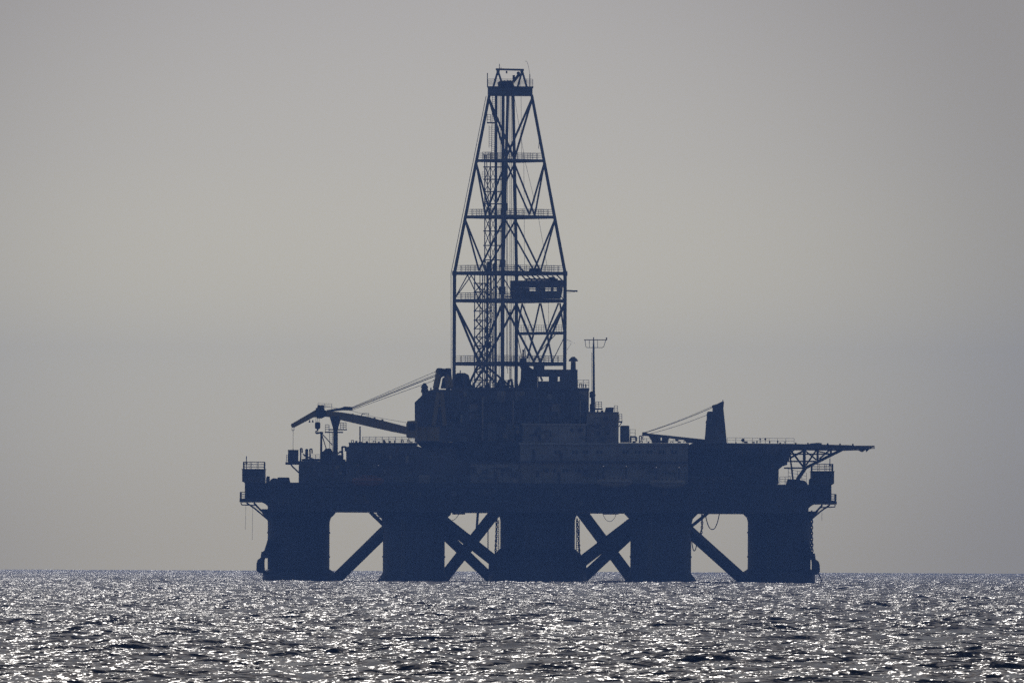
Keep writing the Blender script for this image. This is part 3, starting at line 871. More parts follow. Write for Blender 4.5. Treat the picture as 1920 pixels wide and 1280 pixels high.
# crown
zb_, zt_ = P(955, 179.5).z, P(955, 164.5).z
cw_ = part('crown_beam', MB().box(P(914.5, 170).x, P(998.5, 170).x, -3.6, 3.6, zb_, zt_), 'steel', dk)
part('crown_deck', MB().box(P(914, 170).x, P(1000, 170).x, -4.2, 4.2, zt_ + 0.004, zt_ + 0.14), 'deck_grey', dk)
xa, xb = P(914.6, 165).x, P(999, 165).x
part('railing', MB().rails([(xa, -4.1, zt_ + 0.14), (xb, -4.1, zt_ + 0.14), (xb, 4.1, zt_ + 0.14), (xa, 4.1, zt_ + 0.14)], h=1.35, step=1.25, r=0.04, closed=True), 'rail', dk)
cbk = part('crown_block', MB().prism([(934, 163), (933, 154), (960, 155), (966, 163)], -1.3, 1.3), 'dark', dk)
for px in (940, 946, 952, 957):
    part('sheave', MB().disc_y(P(px, 157, 0), 0.55, -1.6 + (px % 3) * 0.1, -1.34, 14), 'dark', cbk, smooth=True)
ap = []
for yy in (-2.2, 2.2):
    for a, b in (((925, 163), (933.5, 133)), ((940.5, 154), (933.5, 133)), ((987.5, 163), (979, 133)), ((971, 162), (979, 133))):
        part('gin_pole_leg', MB().tube([P(*a, yy), P(*b, yy * 0.2)], 0.2, 8), 'steel', dk)
part('gin_pole_beam', MB().bar(P(929.5, 130, 0), P(982.5, 131.2, 0), 0.5, 0.35), 'steel', dk)
for a in (934, 978.5):
    part('gin_pole_head', MB().prism([(a - 3.2, 132), (a + 3.2, 132), (a + 1.8, 141), (a - 1.8, 141)], -0.5, 0.5), 'steel', dk)
part('hoist_pulley', MB().prism([(948.8, 133), (951.2, 133), (951.6, 137), (949.8, 138.2), (948.3, 136.6)], -0.2, 0.2), 'dark', dk)
part('fast_line_sheave', MB().disc_y(P(972, 137.5, 0), 0.33, -0.3, 0.3, 12), 'dark', dk)
part('boom_stub', MB().bar(P(962, 154, 0), P(975, 138, 0), 0.5, 0.55), 'dark', dk)
part('lamp_cluster', MB().pbox(961, 141, 965.5, 152, -0.4, 0.4), 'dark', dk)
for px, a, b, r in ((914, 137, 164, 0.09), (936.5, 120, 130, 0.07), (939.5, 126, 130, 0.05), (993.5, 139, 164, 0.09)):
    part('whip_aerial', MB().tube([P(px, b, -2), P(px, a, -2)], r, 5), 'dark', dk)
part('whip_aerial', MB().tube([P(993.5, 140, -2), P(991.5, 128, -2), P(989, 118, -2), P(987.5, 115, -2), P(984, 115, -2)], 0.03, 4), 'dark', dk)
# guide rails for the top drive
for px, r, y in ((942.5, 0.3, -2), (929.5, 0.26, 2)):
    part('guide_rail', MB().tube([P(px - 0.6, 726, y), P(px + 0.8, 178, y)], r, 8), 'steel', dk, smooth=True)
for px in (917, 914.5):
    pass
part('guy_line', MB().tube([P(846, 727, -1), P(845.6, 513, -1), P(911.5, 180, -1)], 0.06, 5), 'dark', dk)
part('arm', MB().bar(P(1056, 544.5, -1), P(1083, 545.8, -1), 0.3, 0.28).tube([P(1062, 549, -1), P(1082, 546.5, -1)], 0.03, 4), 'dark', dk)
part('aerial_frame', MB().tube([P(1062, 636, 0), P(1078, 643.5, 0), P(1064, 643.5, 0), P(1071, 644, 0), P(1063, 656, 0)], 0.045, 4), 'rail', dk)
part('swing_hook', MB().tube([P(1011, 260, -2), P(1010, 279, -2)], 0.06, 5), 'dark', dk)
# service platform high on the left
sp = part('service_platform', MB().pbox(913, 229, 932, 231, -2, 0.5), 'deck_grey', dk)
part('railing', MB().rails([P(920, 229, -2), P(913.5, 229, -2), P(913.5, 229, 0.5)], h=1.4, step=0.7, r=0.05), 'rail', sp)
part('ladder', MB().ladder(P(924, 300, -1), P(926, 180, -1), w=0.55, r=0.045), 'rail', dk)
part('ladder', MB().ladder(P(919.5, 277, -2.2), P(919.5, 235, -2.2), w=0.5, r=0.04), 'rail', dk)

# stair tower inside the derrick
st = thing('stair_tower', 'spindly zigzag stair tower climbing inside the left half of the derrick', 'stair tower', P(912, 727, -1))
for px, top, y in ((909, 290, -2.5), (919.5, 286, -2.5), (909, 290, 0.5), (919.5, 286, 0.5), (890, 512, -2.8), (905, 506, -2.8), (890, 512, 0.8)):
    part('post', MB().tube([P(px, 727, y), P(px, top, y)], 0.11, 5), 'steel', st)
lev = [313, 336, 359, 382, 407, 433, 460, 487]
for i, py in enumerate(lev):
    part('landing', MB().pbox(906, py - 0.8, 942, py + 0.7, -2.6, 0.6), 'deck_grey', st)
    nx = lev[i + 1] if i < len(lev) - 1 else 512
    for yy in (-2.5, 0.5):
        part('cross_brace', MB().tube([P(909, py, yy), P(919.5, nx, yy)], 0.07, 4), 'steel', st)
        part('cross_brace', MB().tube([P(919.5, py, yy), P(909, nx, yy)], 0.07, 4), 'steel', st)
    part('cross_brace', MB().tube([P(919.5, py, -2), P(929, nx, -1)], 0.075, 4), 'steel', st)
    part('cross_brace', MB().tube([P(929, py, -2), P(919.5, nx, -1)], 0.075, 4), 'steel', st)
part('railing', MB().rails([P(904, 335.5, -2.6), P(916, 335.5, -2.6)], h=1.3, step=0.6, r=0.03), 'rail', st)
part('railing', MB().rails([P(905, 300, -2.6), P(922, 300, -2.6)], h=1.5, step=0.5, r=0.04), 'rail', st)
lev = [531, 547, 564, 583, 600, 616, 632, 648, 664, 682, 697, 712, 727]
for i, py in enumerate(lev[:-1]):
    nx = lev[i + 1]
    part('landing', MB().pbox(888, py - 0.7, 922, py + 0.6, -3.2, 0.9), 'deck_grey', st)
    a, b = ((892, py), (906, nx)) if i % 2 == 0 else ((906, py), (892, nx))
    fl = MB()
    for yy in (-2.9, -2.2): fl.bar(P(*a, yy), P(*b, yy), 0.06, 0.25)
    for k in range(1, 6):
        q = P(a[0] + (b[0] - a[0]) * k / 6, a[1] + (b[1] - a[1]) * k / 6, -2.9)
        fl.box(q.x - 0.12, q.x + 0.12, -2.9, -2.2, q.z - 0.02, q.z + 0.03)
    part('stair_flight', fl, 'rail', st)
    if i % 2 == 0:
        part('cross_brace', MB().tube([P(905, py, -2.8), P(890, nx, -2.8)], 0.1, 4), 'steel', st)
    part('cross_brace', MB().tube([P(909, py, 0.5), P(920, nx, 0.5)], 0.075, 4), 'steel', st)
    part('cross_brace', MB().tube([P(920, py, 0.5), P(909, nx, 0.5)], 0.075, 4), 'steel', st)
for px, top, y in ((900, 516, 0.6), (914, 512, 0.2), (925, 514, -1.5)):
    part('post', MB().tube([P(px, 727, y), P(px, top, y)], 0.09, 5), 'steel', st)
for i in range(9):
    pa, pb = 524 + i * 22, 546 + i * 22
    part('cross_brace', MB().tube([P(914, pa, 0.2), P(925, pb, -1.5)], 0.07, 4), 'steel', st)
    part('cross_brace', MB().tube([P(925, pa, -1.5), P(914, pb, 0.2)], 0.07, 4), 'steel', st)
for px0, px1, py0, py1 in ((913, 922, 490, 511), (924, 930, 494, 511), (908, 912, 497, 511), (912, 921, 640, 652), (908, 915, 612, 624)):
    part('equipment_box', MB().pbox(px0, py0, px1, py1, -1.5, 0), 'dark', st)
part('cable_tray', MB().tube([P(913, 727, -1), P(914, 512, -1)], 0.22, 6), 'dark', st)
part('cable_tray', MB().tube([P(924, 727, -1), P(921, 512, -1), P(912, 290, -1)], 0.08, 6), 'dark', st)

tb = thing('travelling_block', 'travelling block and top drive hung on wire lines inside the derrick', 'hoist', P(944, 727, -1))
for px, py0, py1, w in ((946.5, 381, 395, 10), (942.5, 487, 501, 11), (942, 537, 552, 12)):
    part('block', MB().pbox(px - w / 2, py0, px + w / 2, py1, -3, -0.4), 'dark', tb)
for px, b in ((949.5, 690), (951.5, 700), (956, 712), (958.8, 715), (962, 690), (938.5, 690), (935.5, 712)):
    part('wire_line', MB().tube([P(px, 180, -0.5), P(px + 0.4, b, -0.5)], 0.045, 4), 'rope', tb)
part('wire_line', MB().tube([P(956.4, 580, -1), P(956.4, 712, -1)], 0.11, 6), 'rope', tb)
for a, b in (((964, 180), (984, 300)), ((982, 285), (985, 690)), ((984, 300), (1003, 380)), ((1010, 410), (1028, 512)), ((1028, 512), (1029, 640)), ((977, 180), (978, 300))):
    part('wire_line', MB().tube([P(*a, -1.5), P(*b, -1.5)], 0.03, 4), 'rope', tb)

# racking board cabin
rc = thing('racking_cabin', 'solid wind-walled racking cabin with small see-through slots inside the right half of the derrick', 'cabin', P(1007, 562, -2))
y0, y1 = -5.5, 3.5
def wall_with_slots(y, th):
    ys = [526, 539, 541.3, 543.2, 545.6, 560]
    part('wall', MB().prism([(957, 526), (1057, 525), (1056, 539), (957, 539)], y, y + th), 'module', rc)
    part('wall', MB().prism([(957, 545.8), (1054.7, 545.8), (1051, 560.5), (959, 560.5)], y, y + th), 'module', rc)
    for a, b in ((957, 993), (1004, 1022.5), (1032.5, 1038), (1043.5, 1055)):
        part('wall', MB().pbox(a, 539.05, b, 545.75, y, y + th), 'module', rc)
    for a, b in ((993, 1004), (1022.5, 1032.5), (1038, 1043.5)):
        part('slot_bar', MB().pbox(a, 541.0, b, 543.2, y, y + th), 'module', rc)
        part('slot_bar', MB().pbox(a, 539.06, b, 539.6, y, y + th), 'module', rc)
        part('slot_bar', MB().pbox(a, 545.2, b, 545.74, y, y + th), 'module', rc)
wall_with_slots(y0, 0.15)
# the rear wall repeats the slots at the same true height and width, shifted for the slightly longer sight line
yb_ = y0 + 1.6
wall_with_slots(yb_, 0.15)
part('floor', MB().pbox(955, 560.6, 1052, 562.2, y0 - 0.3, yb_ + 0.6), 'deck_grey', rc)
part('end_wall', MB().pbox(957, 526, 958, 560.5, y0 + 0.16, yb_ - 0.01), 'module', rc)
for a, b, c_, d_ in ((984, 522, 1046, 525), (1030, 519, 1040, 525)):
    part('roof_box', MB().pbox(a, b, c_, d_ - 0.1, y0, yb_), 'dark', rc)
for i in range(8):
    px = 975 + i * 9.5
    part('finger', MB().tube([P(px, 513, -1 + i * 0.2), P(px + 13, 526, -3)], 0.13, 6), 'steel', rc)
part('finger', MB().tube([P(971, 497, -2), P(984, 512, -2)], 0.2, 6), 'steel', rc)
part('finger', MB().tube([P(993, 505, -2), P(1000, 512, -2)], 0.2, 6), 'steel', rc)
part('tool_box', MB().prism([(990, 513), (993, 503), (1012, 503), (1020, 513)], -3, -1), 'dark', rc)
part('bracket', MB().tube([P(1052, 555, -3), P(1059, 566, -3)], 0.09, 6), 'steel', rc)
part('bracket', MB().tube([P(947, 556, -3), P(962, 556, -3)], 0.15, 6), 'steel', rc)

# ------------------------------------------------------------------ radio mast and houses right of the drill floor
rm = thing('radio_mast', 'slim pole mast carrying a wide wire loop aerial right of the derrick', 'radio mast', P(1113, 772, -14))
part('pole', MB().tube([P(1113.5, 776, -14), P(1113, 652, -14), P(1113, 632, -14)], 0.26, 8, 0.09), 'steel', rm, smooth=True)
part('loop_aerial', MB().tube([P(1095, 637, -14), P(1138, 637, -14)], 0.09, 6), 'dark', rm)
part('loop_aerial', MB().tube([P(1097, 637, -14), P(1098.5, 650, -14), P(1101, 651.5, -14), P(1129, 651.5, -14), P(1132, 650, -14), P(1136, 637, -14)], 0.06, 6), 'dark', rm)
part('spreader', MB().tube([P(1120.5, 637, -14), P(1120.5, 651.5, -14)], 0.04, 4).tube([P(1105, 637, -14), P(1105, 651.5, -14)], 0.04, 4), 'dark', rm)
part('tip_lamp', MB().pbox(1136, 632.5, 1138.5, 637, -14.1, -13.9), 'dark', rm)
part('ladder', MB().ladder(P(1110.8, 770, -14.2), P(1110.8, 660, -14.2), w=0.3, r=0.03), 'rail', rm)

sc_ = deck_unit('air_cooler', 'stacked fan cooler unit at the foot of the loop aerial mast', 'cooler',
                [(1106, 775), (1106, 757), (1108, 757), (1108, 745), (1105.5, 745), (1105.5, 735), (1109, 733), (1115, 733.5), (1117, 741), (1115.5, 745), (1115.5, 775)], -13, -9)
sb2 = thing('side_house', 'two-tier plated equipment house with a railed roof right of the drill floor', 'deck house', P(1132, 830, -18))
part('wall', MB().pbox(1100, 774, 1160, 829.5, -20, 4), 'cream', sb2)
part('roof', MB().pbox(1099, 771.8, 1160.5, 773.8, -20.4, 4.4), 'deck_grey', sb2)
wall_panels(sb2, 1104, 777, 1158, 794, -20, 5, 'cream')
wall_panels(sb2, 1104, 799, 1158, 826, -20, 5, 'house')
part('walkway', MB().pbox(1102, 796, 1160, 797.4, -21.4, -20.2), 'deck_grey', sb2)
windows(sb2, [(1118, 786), (1140, 812), (1122, 812)], -20.16, 6, 7)
part('roof_unit', MB().prism([(1134, 771.7), (1136, 763.5), (1151, 763.5), (1150, 771.7)], -18, -14), 'dark', sb2)
part('railing', MB().rails([P(1152, 771.5, -20), P(1158, 771.5, -20), P(1158, 771.5, 3)], h=1.1, step=0.8), 'rail', sb2)
hp2 = part('step_platform', MB().pbox(1115, 765, 1130, 767.5, -14, -9), 'deck_grey', sb2)
part('railing', MB().rails([P(1117, 764.8, -14), P(1128, 764.8, -14), P(1128, 764.8, -9)], h=1.15, step=0.55, r=0.05), 'rail', hp2)
bp = part('balcony', MB().pbox(1160.3, 789, 1167, 791.5, -19, -12), 'deck_grey', sb2)
part('railing', MB().rails([P(1161, 788.8, -19), P(1166, 788.8, -19), P(1166, 788.8, -12)], h=1.3, step=0.7), 'rail', bp)
part('bracket', MB().tube([P(1166, 791, -18), P(1160.5, 800, -18)], 0.1, 6), 'dark', bp)
deck_unit('store_container', 'small dark steel container on the accommodation roof beside the equipment house', 'container',
          [(1163, 829), (1163, 799), (1165, 797.5), (1179, 797.5), (1180, 799), (1180, 829)], -19, -15, 'dark',
          extra=[('door', MB().pbox(1166, 801, 1177, 826, -19.1, -19.004), 'module'),
                 ('hand_rail', MB().rails([P(1181, 829, -19), P(1191, 829, -19)], h=2.4, step=0.8, bars=4), 'rail')])
gooseneck(1182, 819, 829.5, 11, 'low wide pipe bend on the roof between container and right boom rest', -22, 0.18)
gooseneck(1199, 817, 829.5, 4, 'narrow pipe bend on the roof just left of the right crane tip', -22, 0.12)

# ------------------------------------------------------------------ accommodation block
YA = -38
ab = thing('accommodation_block', 'long pale two-storey accommodation block with rows of paired square windows', 'accommodation block', P(1130, 906, YA))
part('wall', MB().pbox(975, 834, 1290, 864, YA, 20), 'house', ab)
part('wall', MB().pbox(975, 866.5, 1290, 906.5, YA + 0.5, 20), 'house', ab)
part('roof', MB().pbox(973, 829.8, 1292, 833.9, YA - 0.6, 20.5), 'white', ab)
part('deck_band', MB().pbox(974, 864.1, 1292, 866.4, YA - 1.6, 20.2), 'deck_grey', ab)
part('railing', MB().rails([P(1000, 864, YA - 1.5), P(1290, 864, YA - 1.5)], h=1.0, step=1.6, r=0.03), 'rail', ab)
n = 15
for i in range(n):
    a = 976 + i * 20.9
    part('wall_panel', MB().pbox(a + 0.3, 835.5, a + 20.6, 863.5, YA - 0.12, YA - 0.004), 'house', ab)
    part('wall_panel', MB().pbox(a + 0.3, 867.5, a + 20.6, 905, YA + 0.38, YA + 0.496), 'cream' if i < 3 else 'house', ab)
tw = []
for px in (1045, 1078, 1098, 1124, 1173, 1195.5, 1218, 1241, 1264):
    tw += [(px - 3.4, 847), (px + 3.4, 847)]
windows(ab, tw, YA - 0.125)
tw = [(1026, 882), (1040, 882)]
for px in (1060, 1083): tw += [(px - 3.4, 882), (px + 3.4, 882)]
windows(ab, tw, YA + 0.375)
for px, py0, py1, y in ((1001, 843, 863, YA - 0.13), (1052, 848, 863, YA - 0.13), (1048, 884, 905, YA + 0.37), (1008, 884, 905, YA + 0.37)):
    part('door', MB().pbox(px - 2.5, py0, px + 2.5, py1, y - 0.1, y - 0.005), 'dark', ab)
# upper storey behind
us = thing('office_house', 'pale upper house with wide dark windows on the accommodation roof, under the drill floor', 'deck house', P(1010, 830, -26))
part('wall', MB().pbox(980, 797, 1098, 829.6, -26, -17), 'house', us)
part('roof', MB().pbox(978, 794, 1100, 796.9, -26.5, -16.8), 'white', us)
wall_panels(us, 982, 799, 1096, 828, -26, 7, 'house')
windows(us, [(1072, 806), (1090, 806), (1004, 810), (1018, 810)], -26.14, 6, 6)
mid = thing('mud_house', 'low pale mud treatment house below the left part of the drill floor', 'deck house', P(920, 906, -38))
part('wall', MB().pbox(881, 868, 976.5, 906.4, -37.3, 10), 'house', mid)
part('roof', MB().pbox(880, 865.5, 974.5, 867.9, -38.4, 10.2), 'deck_grey', mid)
wall_panels(mid, 883, 870, 972, 904, -38, 6, 'house')
windows(mid, [(900, 882), (912, 882), (945, 880), (957, 880)], -38.14, 5, 6)
part('door', MB().pbox(926, 884, 932, 904, -38.3, -38.14), 'dark', mid)

rh = thing('helideck_house', 'dark windowless steel block under the root of the helideck', 'deck house', P(1390, 906, -30))
part('wall', MB().prism([(1292.5, 841.5), (1480, 841.5), (1480, 862), (1476, 867), (1476, 871), (1469, 872), (1460, 880), (1460, 907), (1292.5, 907)], -34, 20), 'hull', rh)
for i in range(9):
    a = 1296 + i * 18.2
    part('wall_panel', MB().pbox(a, 844, a + 17.4, 872, -34.12, -34.004), 'hull', rh)
    if i < 9: part('wall_panel', MB().pbox(a, 875, min(a + 17.4, 1459), 905, -34.12, -34.004), 'hull', rh)

# ------------------------------------------------------------------ helideck
hdk = thing('helideck', 'wide flat helideck cantilevered out over the right end of the rig on a lattice truss', 'helideck', P(1490, 905, -5))
part('deck_plate', MB().prism([(1290, 834.5), (1300, 829.5), (1365, 830.4), (1480, 831.5), (1590, 834), (1624, 836.5), (1624, 841), (1590, 842), (1480, 841), (1290, 841)], -26, 18), 'deck_grey', hdk)
for k, (ya, yb) in enumerate(((-25.8, -25.3), (17.3, 17.8))):
    part('net_frame', MB().tube([P(1600, 836, ya), P(1639, 836, ya), P(1640, 840, ya), P(1612, 842.5, ya)], 0.12, 6), 'dark', hdk)
part('net_frame', MB().tube([P(1639, 836, -25.8), P(1639, 836, 17.8)], 0.12, 6), 'dark', hdk)
part('safety_net', MB().pbox(1622, 836.6, 1639, 838, -25, 17), 'net', hdk)
part('torn_net', MB().prism([(1605, 841.5), (1613, 846), (1617, 847.5), (1623, 843), (1624, 847.6), (1630, 842), (1638, 839.5), (1630, 841)], -12, -11.6), 'net', hdk)
for px in (1463, 1492, 1515, 1552, 1575, 1599):
    part('edge_light', MB().pbox(px - 1.5, 829 + max(0, (px - 1480)) * 0.021, px + 1.5, 832.5 + max(0, (px - 1480)) * 0.02, -26.2, -25.5), 'dark', hdk)
part('edge_plate', MB().prism([(1520, 830.8), (1535, 829.6), (1542, 830.6), (1540, 833), (1520, 832.6)], -24, -8), 'deck_grey', hdk)
for yy in (-18, -4, 10):
    for a, b, r in (((1580, 842), (1510, 877), 0.32), ((1510, 877), (1495, 899), 0.4), ((1480, 842), (1487, 901), 0.18),
                    ((1508, 842), (1508, 876), 0.28), ((1533, 842), (1533, 863), 0.22), ((1558, 842), (1558, 851), 0.2),
                    ((1478, 851), (1556, 851), 0.14), ((1478, 864.5), (1530, 864.5), 0.16), ((1470, 877), (1506, 877), 0.16),
                    ((1482, 843), (1507, 876), 0.2), ((1510, 843), (1482, 858), 0.22), ((1510, 845), (1531, 862), 0.16), ((1531, 843), (1511, 872), 0.18),
                    ((1535, 846), (1557, 851), 0.14), ((1556, 843), (1536, 860), 0.18), ((1490, 842), (1479, 852), 0.14)):
        part('truss_member', MB().tube([P(*a, yy), P(*b, yy)], r, 6), 'hull', hdk)
for a in ((1508, 864.5), (1508, 876), (1533, 862)):
    part('cross_member', MB().tube([P(*a, -18), P(*a, 10)], 0.2, 6), 'hull', hdk)
part('foot', MB().prism([(1476, 907), (1479, 898), (1500, 898), (1503, 903), (1511, 903), (1511, 907)], -19, -3), 'hull', hdk)
zr = [P(1364 + i * 0, 830, -20) for i in range(1)]
part('railing', MB().rails([P(1364, 829.8, -14), P(1489, 831.2, -14)], h=0.95, step=1.5, r=0.035, bars=2), 'rail', hdk)
part('railing', MB().rails([P(1478, 898, -10), P(1512, 905, -10)], h=1.9, step=0.9, r=0.035), 'rail', hdk)
for px, r in ((1393, 0.33), (1435, 0.2), (1425, 0.14)):
    c = P(px, 825 if px < 1400 else 823, -16)
    t = thing('flood_light', {1393: 'round drum-like flood light on the helideck beside the right crane', 1435: 'flood light on the helideck rail, right one of the small pair', 1425: 'flood light on the helideck rail, left one of the small pair'}[px], 'flood light', P(px, 830.5, -16), 'flood lights on the helideck')
    part('lamp_head', MB().disc_y(c, r, -16.3, -15.7, 14), 'dark', t)
    part('stand', MB().tube([P(px, 830.5, -16), c], 0.06, 5), 'dark', t)

# ------------------------------------------------------------------ right crane
YR = -26
c2 = thing('deck_crane', 'smaller crane with a tapering solid tower and a low boom pointing left, by the helideck', 'crane', P(1342, 830, YR))
part('tower', MB().prism([(1320.5, 831), (1322.5, 815), (1324, 795), (1326, 783), (1327.5, 771), (1336, 771), (1337, 762), (1336, 759.5), (1345, 757), (1350, 754), (1355, 752.5), (1357.6, 753), (1356.5, 766), (1358.5, 785), (1363, 831)], YR - 2, YR + 2), 'module', c2)
part('tip_lamp', MB().tube([P(1355.5, 753, YR), P(1355.5, 749.5, YR)], 0.1, 5), 'dark', c2)
part('cab', MB().prism([(1324, 795), (1323, 792), (1325, 786), (1325.5, 774), (1327, 772), (1336, 772), (1336, 795)], YR - 3.6, YR - 2.05), 'module', c2)
part('window', MB().pbox(1327, 776, 1333, 784, YR - 3.7, YR - 3.605), 'glass', c2)
for yy in (-1.2, 0, 1.2):
    part('sheave', MB().disc_y(P(1338, 762.5, YR + yy), 0.35, YR + yy - 0.1, YR + yy + 0.1, 12), 'dark', c2)
part('boom', MB().prism([(1203.5, 816.5), (1204.5, 810), (1210, 809.5), (1215, 812), (1322, 823.5), (1322, 829), (1260, 822), (1213, 817)], YR - 0.7, YR + 0.7), 'deck_grey', c2)
for a, b, yy, r in (((1207, 811), (1336, 761), -0.6, 0.03), ((1209, 811), (1336, 763.5), 0.3, 0.055), ((1218, 813), (1327, 777), 0.6, 0.04)):
    pts = []
    for i in range(9):
        t = i / 8
        pts.append(P(a[0] + (b[0] - a[0]) * t, a[1] + (b[1] - a[1]) * t + 5 * t * (1 - t) * 4 * 0.45, YR + yy))
    part('luffing_rope', MB().tube(pts, r, 4), 'rope', c2)
part('hook', MB().tube([P(1205.5, 815, YR), P(1205.5, 820, YR), P(1203.5, 822, YR), P(1206, 824, YR), P(1208, 822, YR)], 0.09, 6), 'dark', c2)
b2 = thing('boom_cradle', 'low cradle holding the right crane boom above the accommodation roof', 'boom rest', P(1233, 830, YR))
part('cradle_leg', MB().prism([(1215, 815.5), (1239, 818.5), (1239, 830), (1224, 830), (1221, 825)], YR - 1, YR + 1), 'dark', b2)
part('cradle_leg', MB().prism([(1241, 818.5), (1254, 820.5), (1252.5, 830), (1241, 830)], YR - 1, YR + 1), 'dark', b2)
deck_unit('rope_winch', 'small low winch under the boom of the right crane, left of its tower', 'winch',
          [(1288, 830), (1284, 825), (1279, 822.5), (1322, 826), (1322, 830)], YR - 1, YR + 1, 'dark',
          extra=[('drum', MB().tube([P(1266, 824, YR - 1), P(1272, 824, YR - 1)], 0.3, 10), 'dark')])
mb = MB().rails([P(1184, 829.6, YA), P(1222, 829.6, YA)], h=0.9, step=0.9, r=0.03)
single('guard_rail', 'guard rail on the accommodation roof under the tip of the right crane boom', 'railing', mb, 'rail')
mb = MB().rails([P(1254, 829.6, YA), P(1292, 829.6, YA)], h=0.8, step=0.9, r=0.03)
single('guard_rail', 'guard rail on the accommodation roof just left of the right crane tower', 'railing', mb, 'rail')

# ------------------------------------------------------------------ lifeboats in davits along the near side
def lifeboat(px, w, py, label, m='orange'):
    y = -45.0
    t = thing('lifeboat', label, 'lifeboat', P(px, py, y), 'enclosed lifeboats along the near side')
    L = w / 10.0 * 0.97
    c = P(px, py, y)
    bm = MB()
    rings = []
    n = 12
    for i in range(n + 1):
        s = -1 + 2 * i / n
        k = max(0.06, (1 - abs(s) ** 2.6)) ** 0.5
        ring = []
        for j in range(12):
            a = 2 * PI * j / 12
            ring.append(bm.bm.verts.new((c.x + s * L / 2, y + 1.15 * k * math.cos(a), c.z + 0.15 * abs(s) + (0.62 if math.sin(a) > 0 else 1.05) * k ** 0.6 * math.sin(a))))
        rings.append(ring)
    for i in range(n):
        for j in range(12):
            bm.bm.faces.new((rings[i][j], rings[i][(j + 1) % 12], rings[i + 1][(j + 1) % 12], rings[i + 1][j]))
    bm.bm.faces.new(rings[0][::-1]); bm.bm.faces.new(rings[-1])
    part('boat_hull', bm, m, t, smooth=True)
    cn = part('canopy', MB().prism3([V(c.x + a * L, y - 0.8, c.z + b) for a, b in ((-0.3, 0.4), (0.32, 0.4), (0.27, 1.05), (-0.18, 1.2))], V(0, 1.6, 0)), m, t)
    for k in range(4):
        part('porthole', MB().disc_y((c.x + (-0.16 + 0.13 * k) * L, 0, c.z + 0.78), 0.16, y - 0.84, y - 0.805, 10), 'glass', cn)
    part('fender_strip', MB().bar(V(c.x - L * 0.42, y - 1.17, c.z), V(c.x + L * 0.42, y - 1.17, c.z), 0.1, 0.15), 'dark', t)
    for s in (-0.33, 0.33):
        dv = thing('davit', 'davit arm at the %s end of the lifeboat %s' % ('left' if s < 0 else 'right', label.split('hung ')[1]), 'davit', V(c.x + s * L, -42, P(px, 906, -42).z), 'lifeboat davits')
        z0 = P(px, 910, -42).z
        part('arm', MB().tube([V(c.x + s * L, -41.8, z0), V(c.x + s * L, -42.6, c.z + 2.0), V(c.x + s * L, -44.0, c.z + 2.9), V(c.x + s * L, -45.0, c.z + 2.8)], 0.16, 6), 'module', dv)
        part('fall', MB().tube([V(c.x + s * L, -45.0, c.z + 2.8), V(c.x + s * L, -45.0, c.z + 0.6)], 0.04, 4), 'rope', dv)
lifeboat(690, 60, 902, 'faded orange enclosed lifeboat hung below the pump house')
lifeboat(1153, 66, 904, 'pale enclosed lifeboat hung below the middle accommodation windows', 'cream')
lifeboat(1252, 66, 906, 'pale enclosed lifeboat hung below the rightmost accommodation windows', 'cream')

# deck cargo and small gear along the near deck edge
def deck_box(px0, px1, py0, label, m, name='cargo_box', y=-41.5):
    t = thing(name, label, 'cargo box', P((px0 + px1) / 2, 906, y))
    part('body', MB().pbox(px0, py0, px1, 906.2, y, y + 2.4), m, t)
    part('lid', MB().pbox(px0 - 0.4, py0 - 1.2, px1 + 0.4, py0 - 0.1, y - 0.05, y + 2.45), 'dark', t)
    k = max(2, int((px1 - px0) / 6))
    for i in range(k):
        x = px0 + (i + 0.5) * (px1 - px0) / k
        part('rib', MB().pbox(x - 0.5, py0 + 1, x + 0.5, 905.5, y - 0.1, y - 0.004), m, t)
deck_box(786, 806, 890, 'cream cargo box on the near deck edge under the left crane', 'cream')
deck_box(812, 836, 887, 'grey cargo box on the near deck edge under the left crane', 'module')
deck_box(1003, 1016, 894, 'small white locker on the near deck edge left of the accommodation doors', 'white', 'locker')
rf = thing('life_raft', 'white life raft canister on the deck edge below the left end of the accommodation block', 'life raft', P(966, 905, -41))
part('canister', MB().tube([P(961, 903, -41), P(972, 903, -41)], 0.42, 12), 'white', rf, smooth=True)
for px in (963.5, 969.5):
    part('cradle', MB().pbox(px - 0.6, 904, px + 0.6, 907.2, -41.4, -40.6), 'dark', rf)
mb = MB().rails([P(645, 906, -41.8), P(1372, 906, -41.8)], h=1.1, step=1.7, r=0.035)
single('deck_rail', 'long guard rail running along the whole near edge of the main deck', 'railing', mb, 'rail')

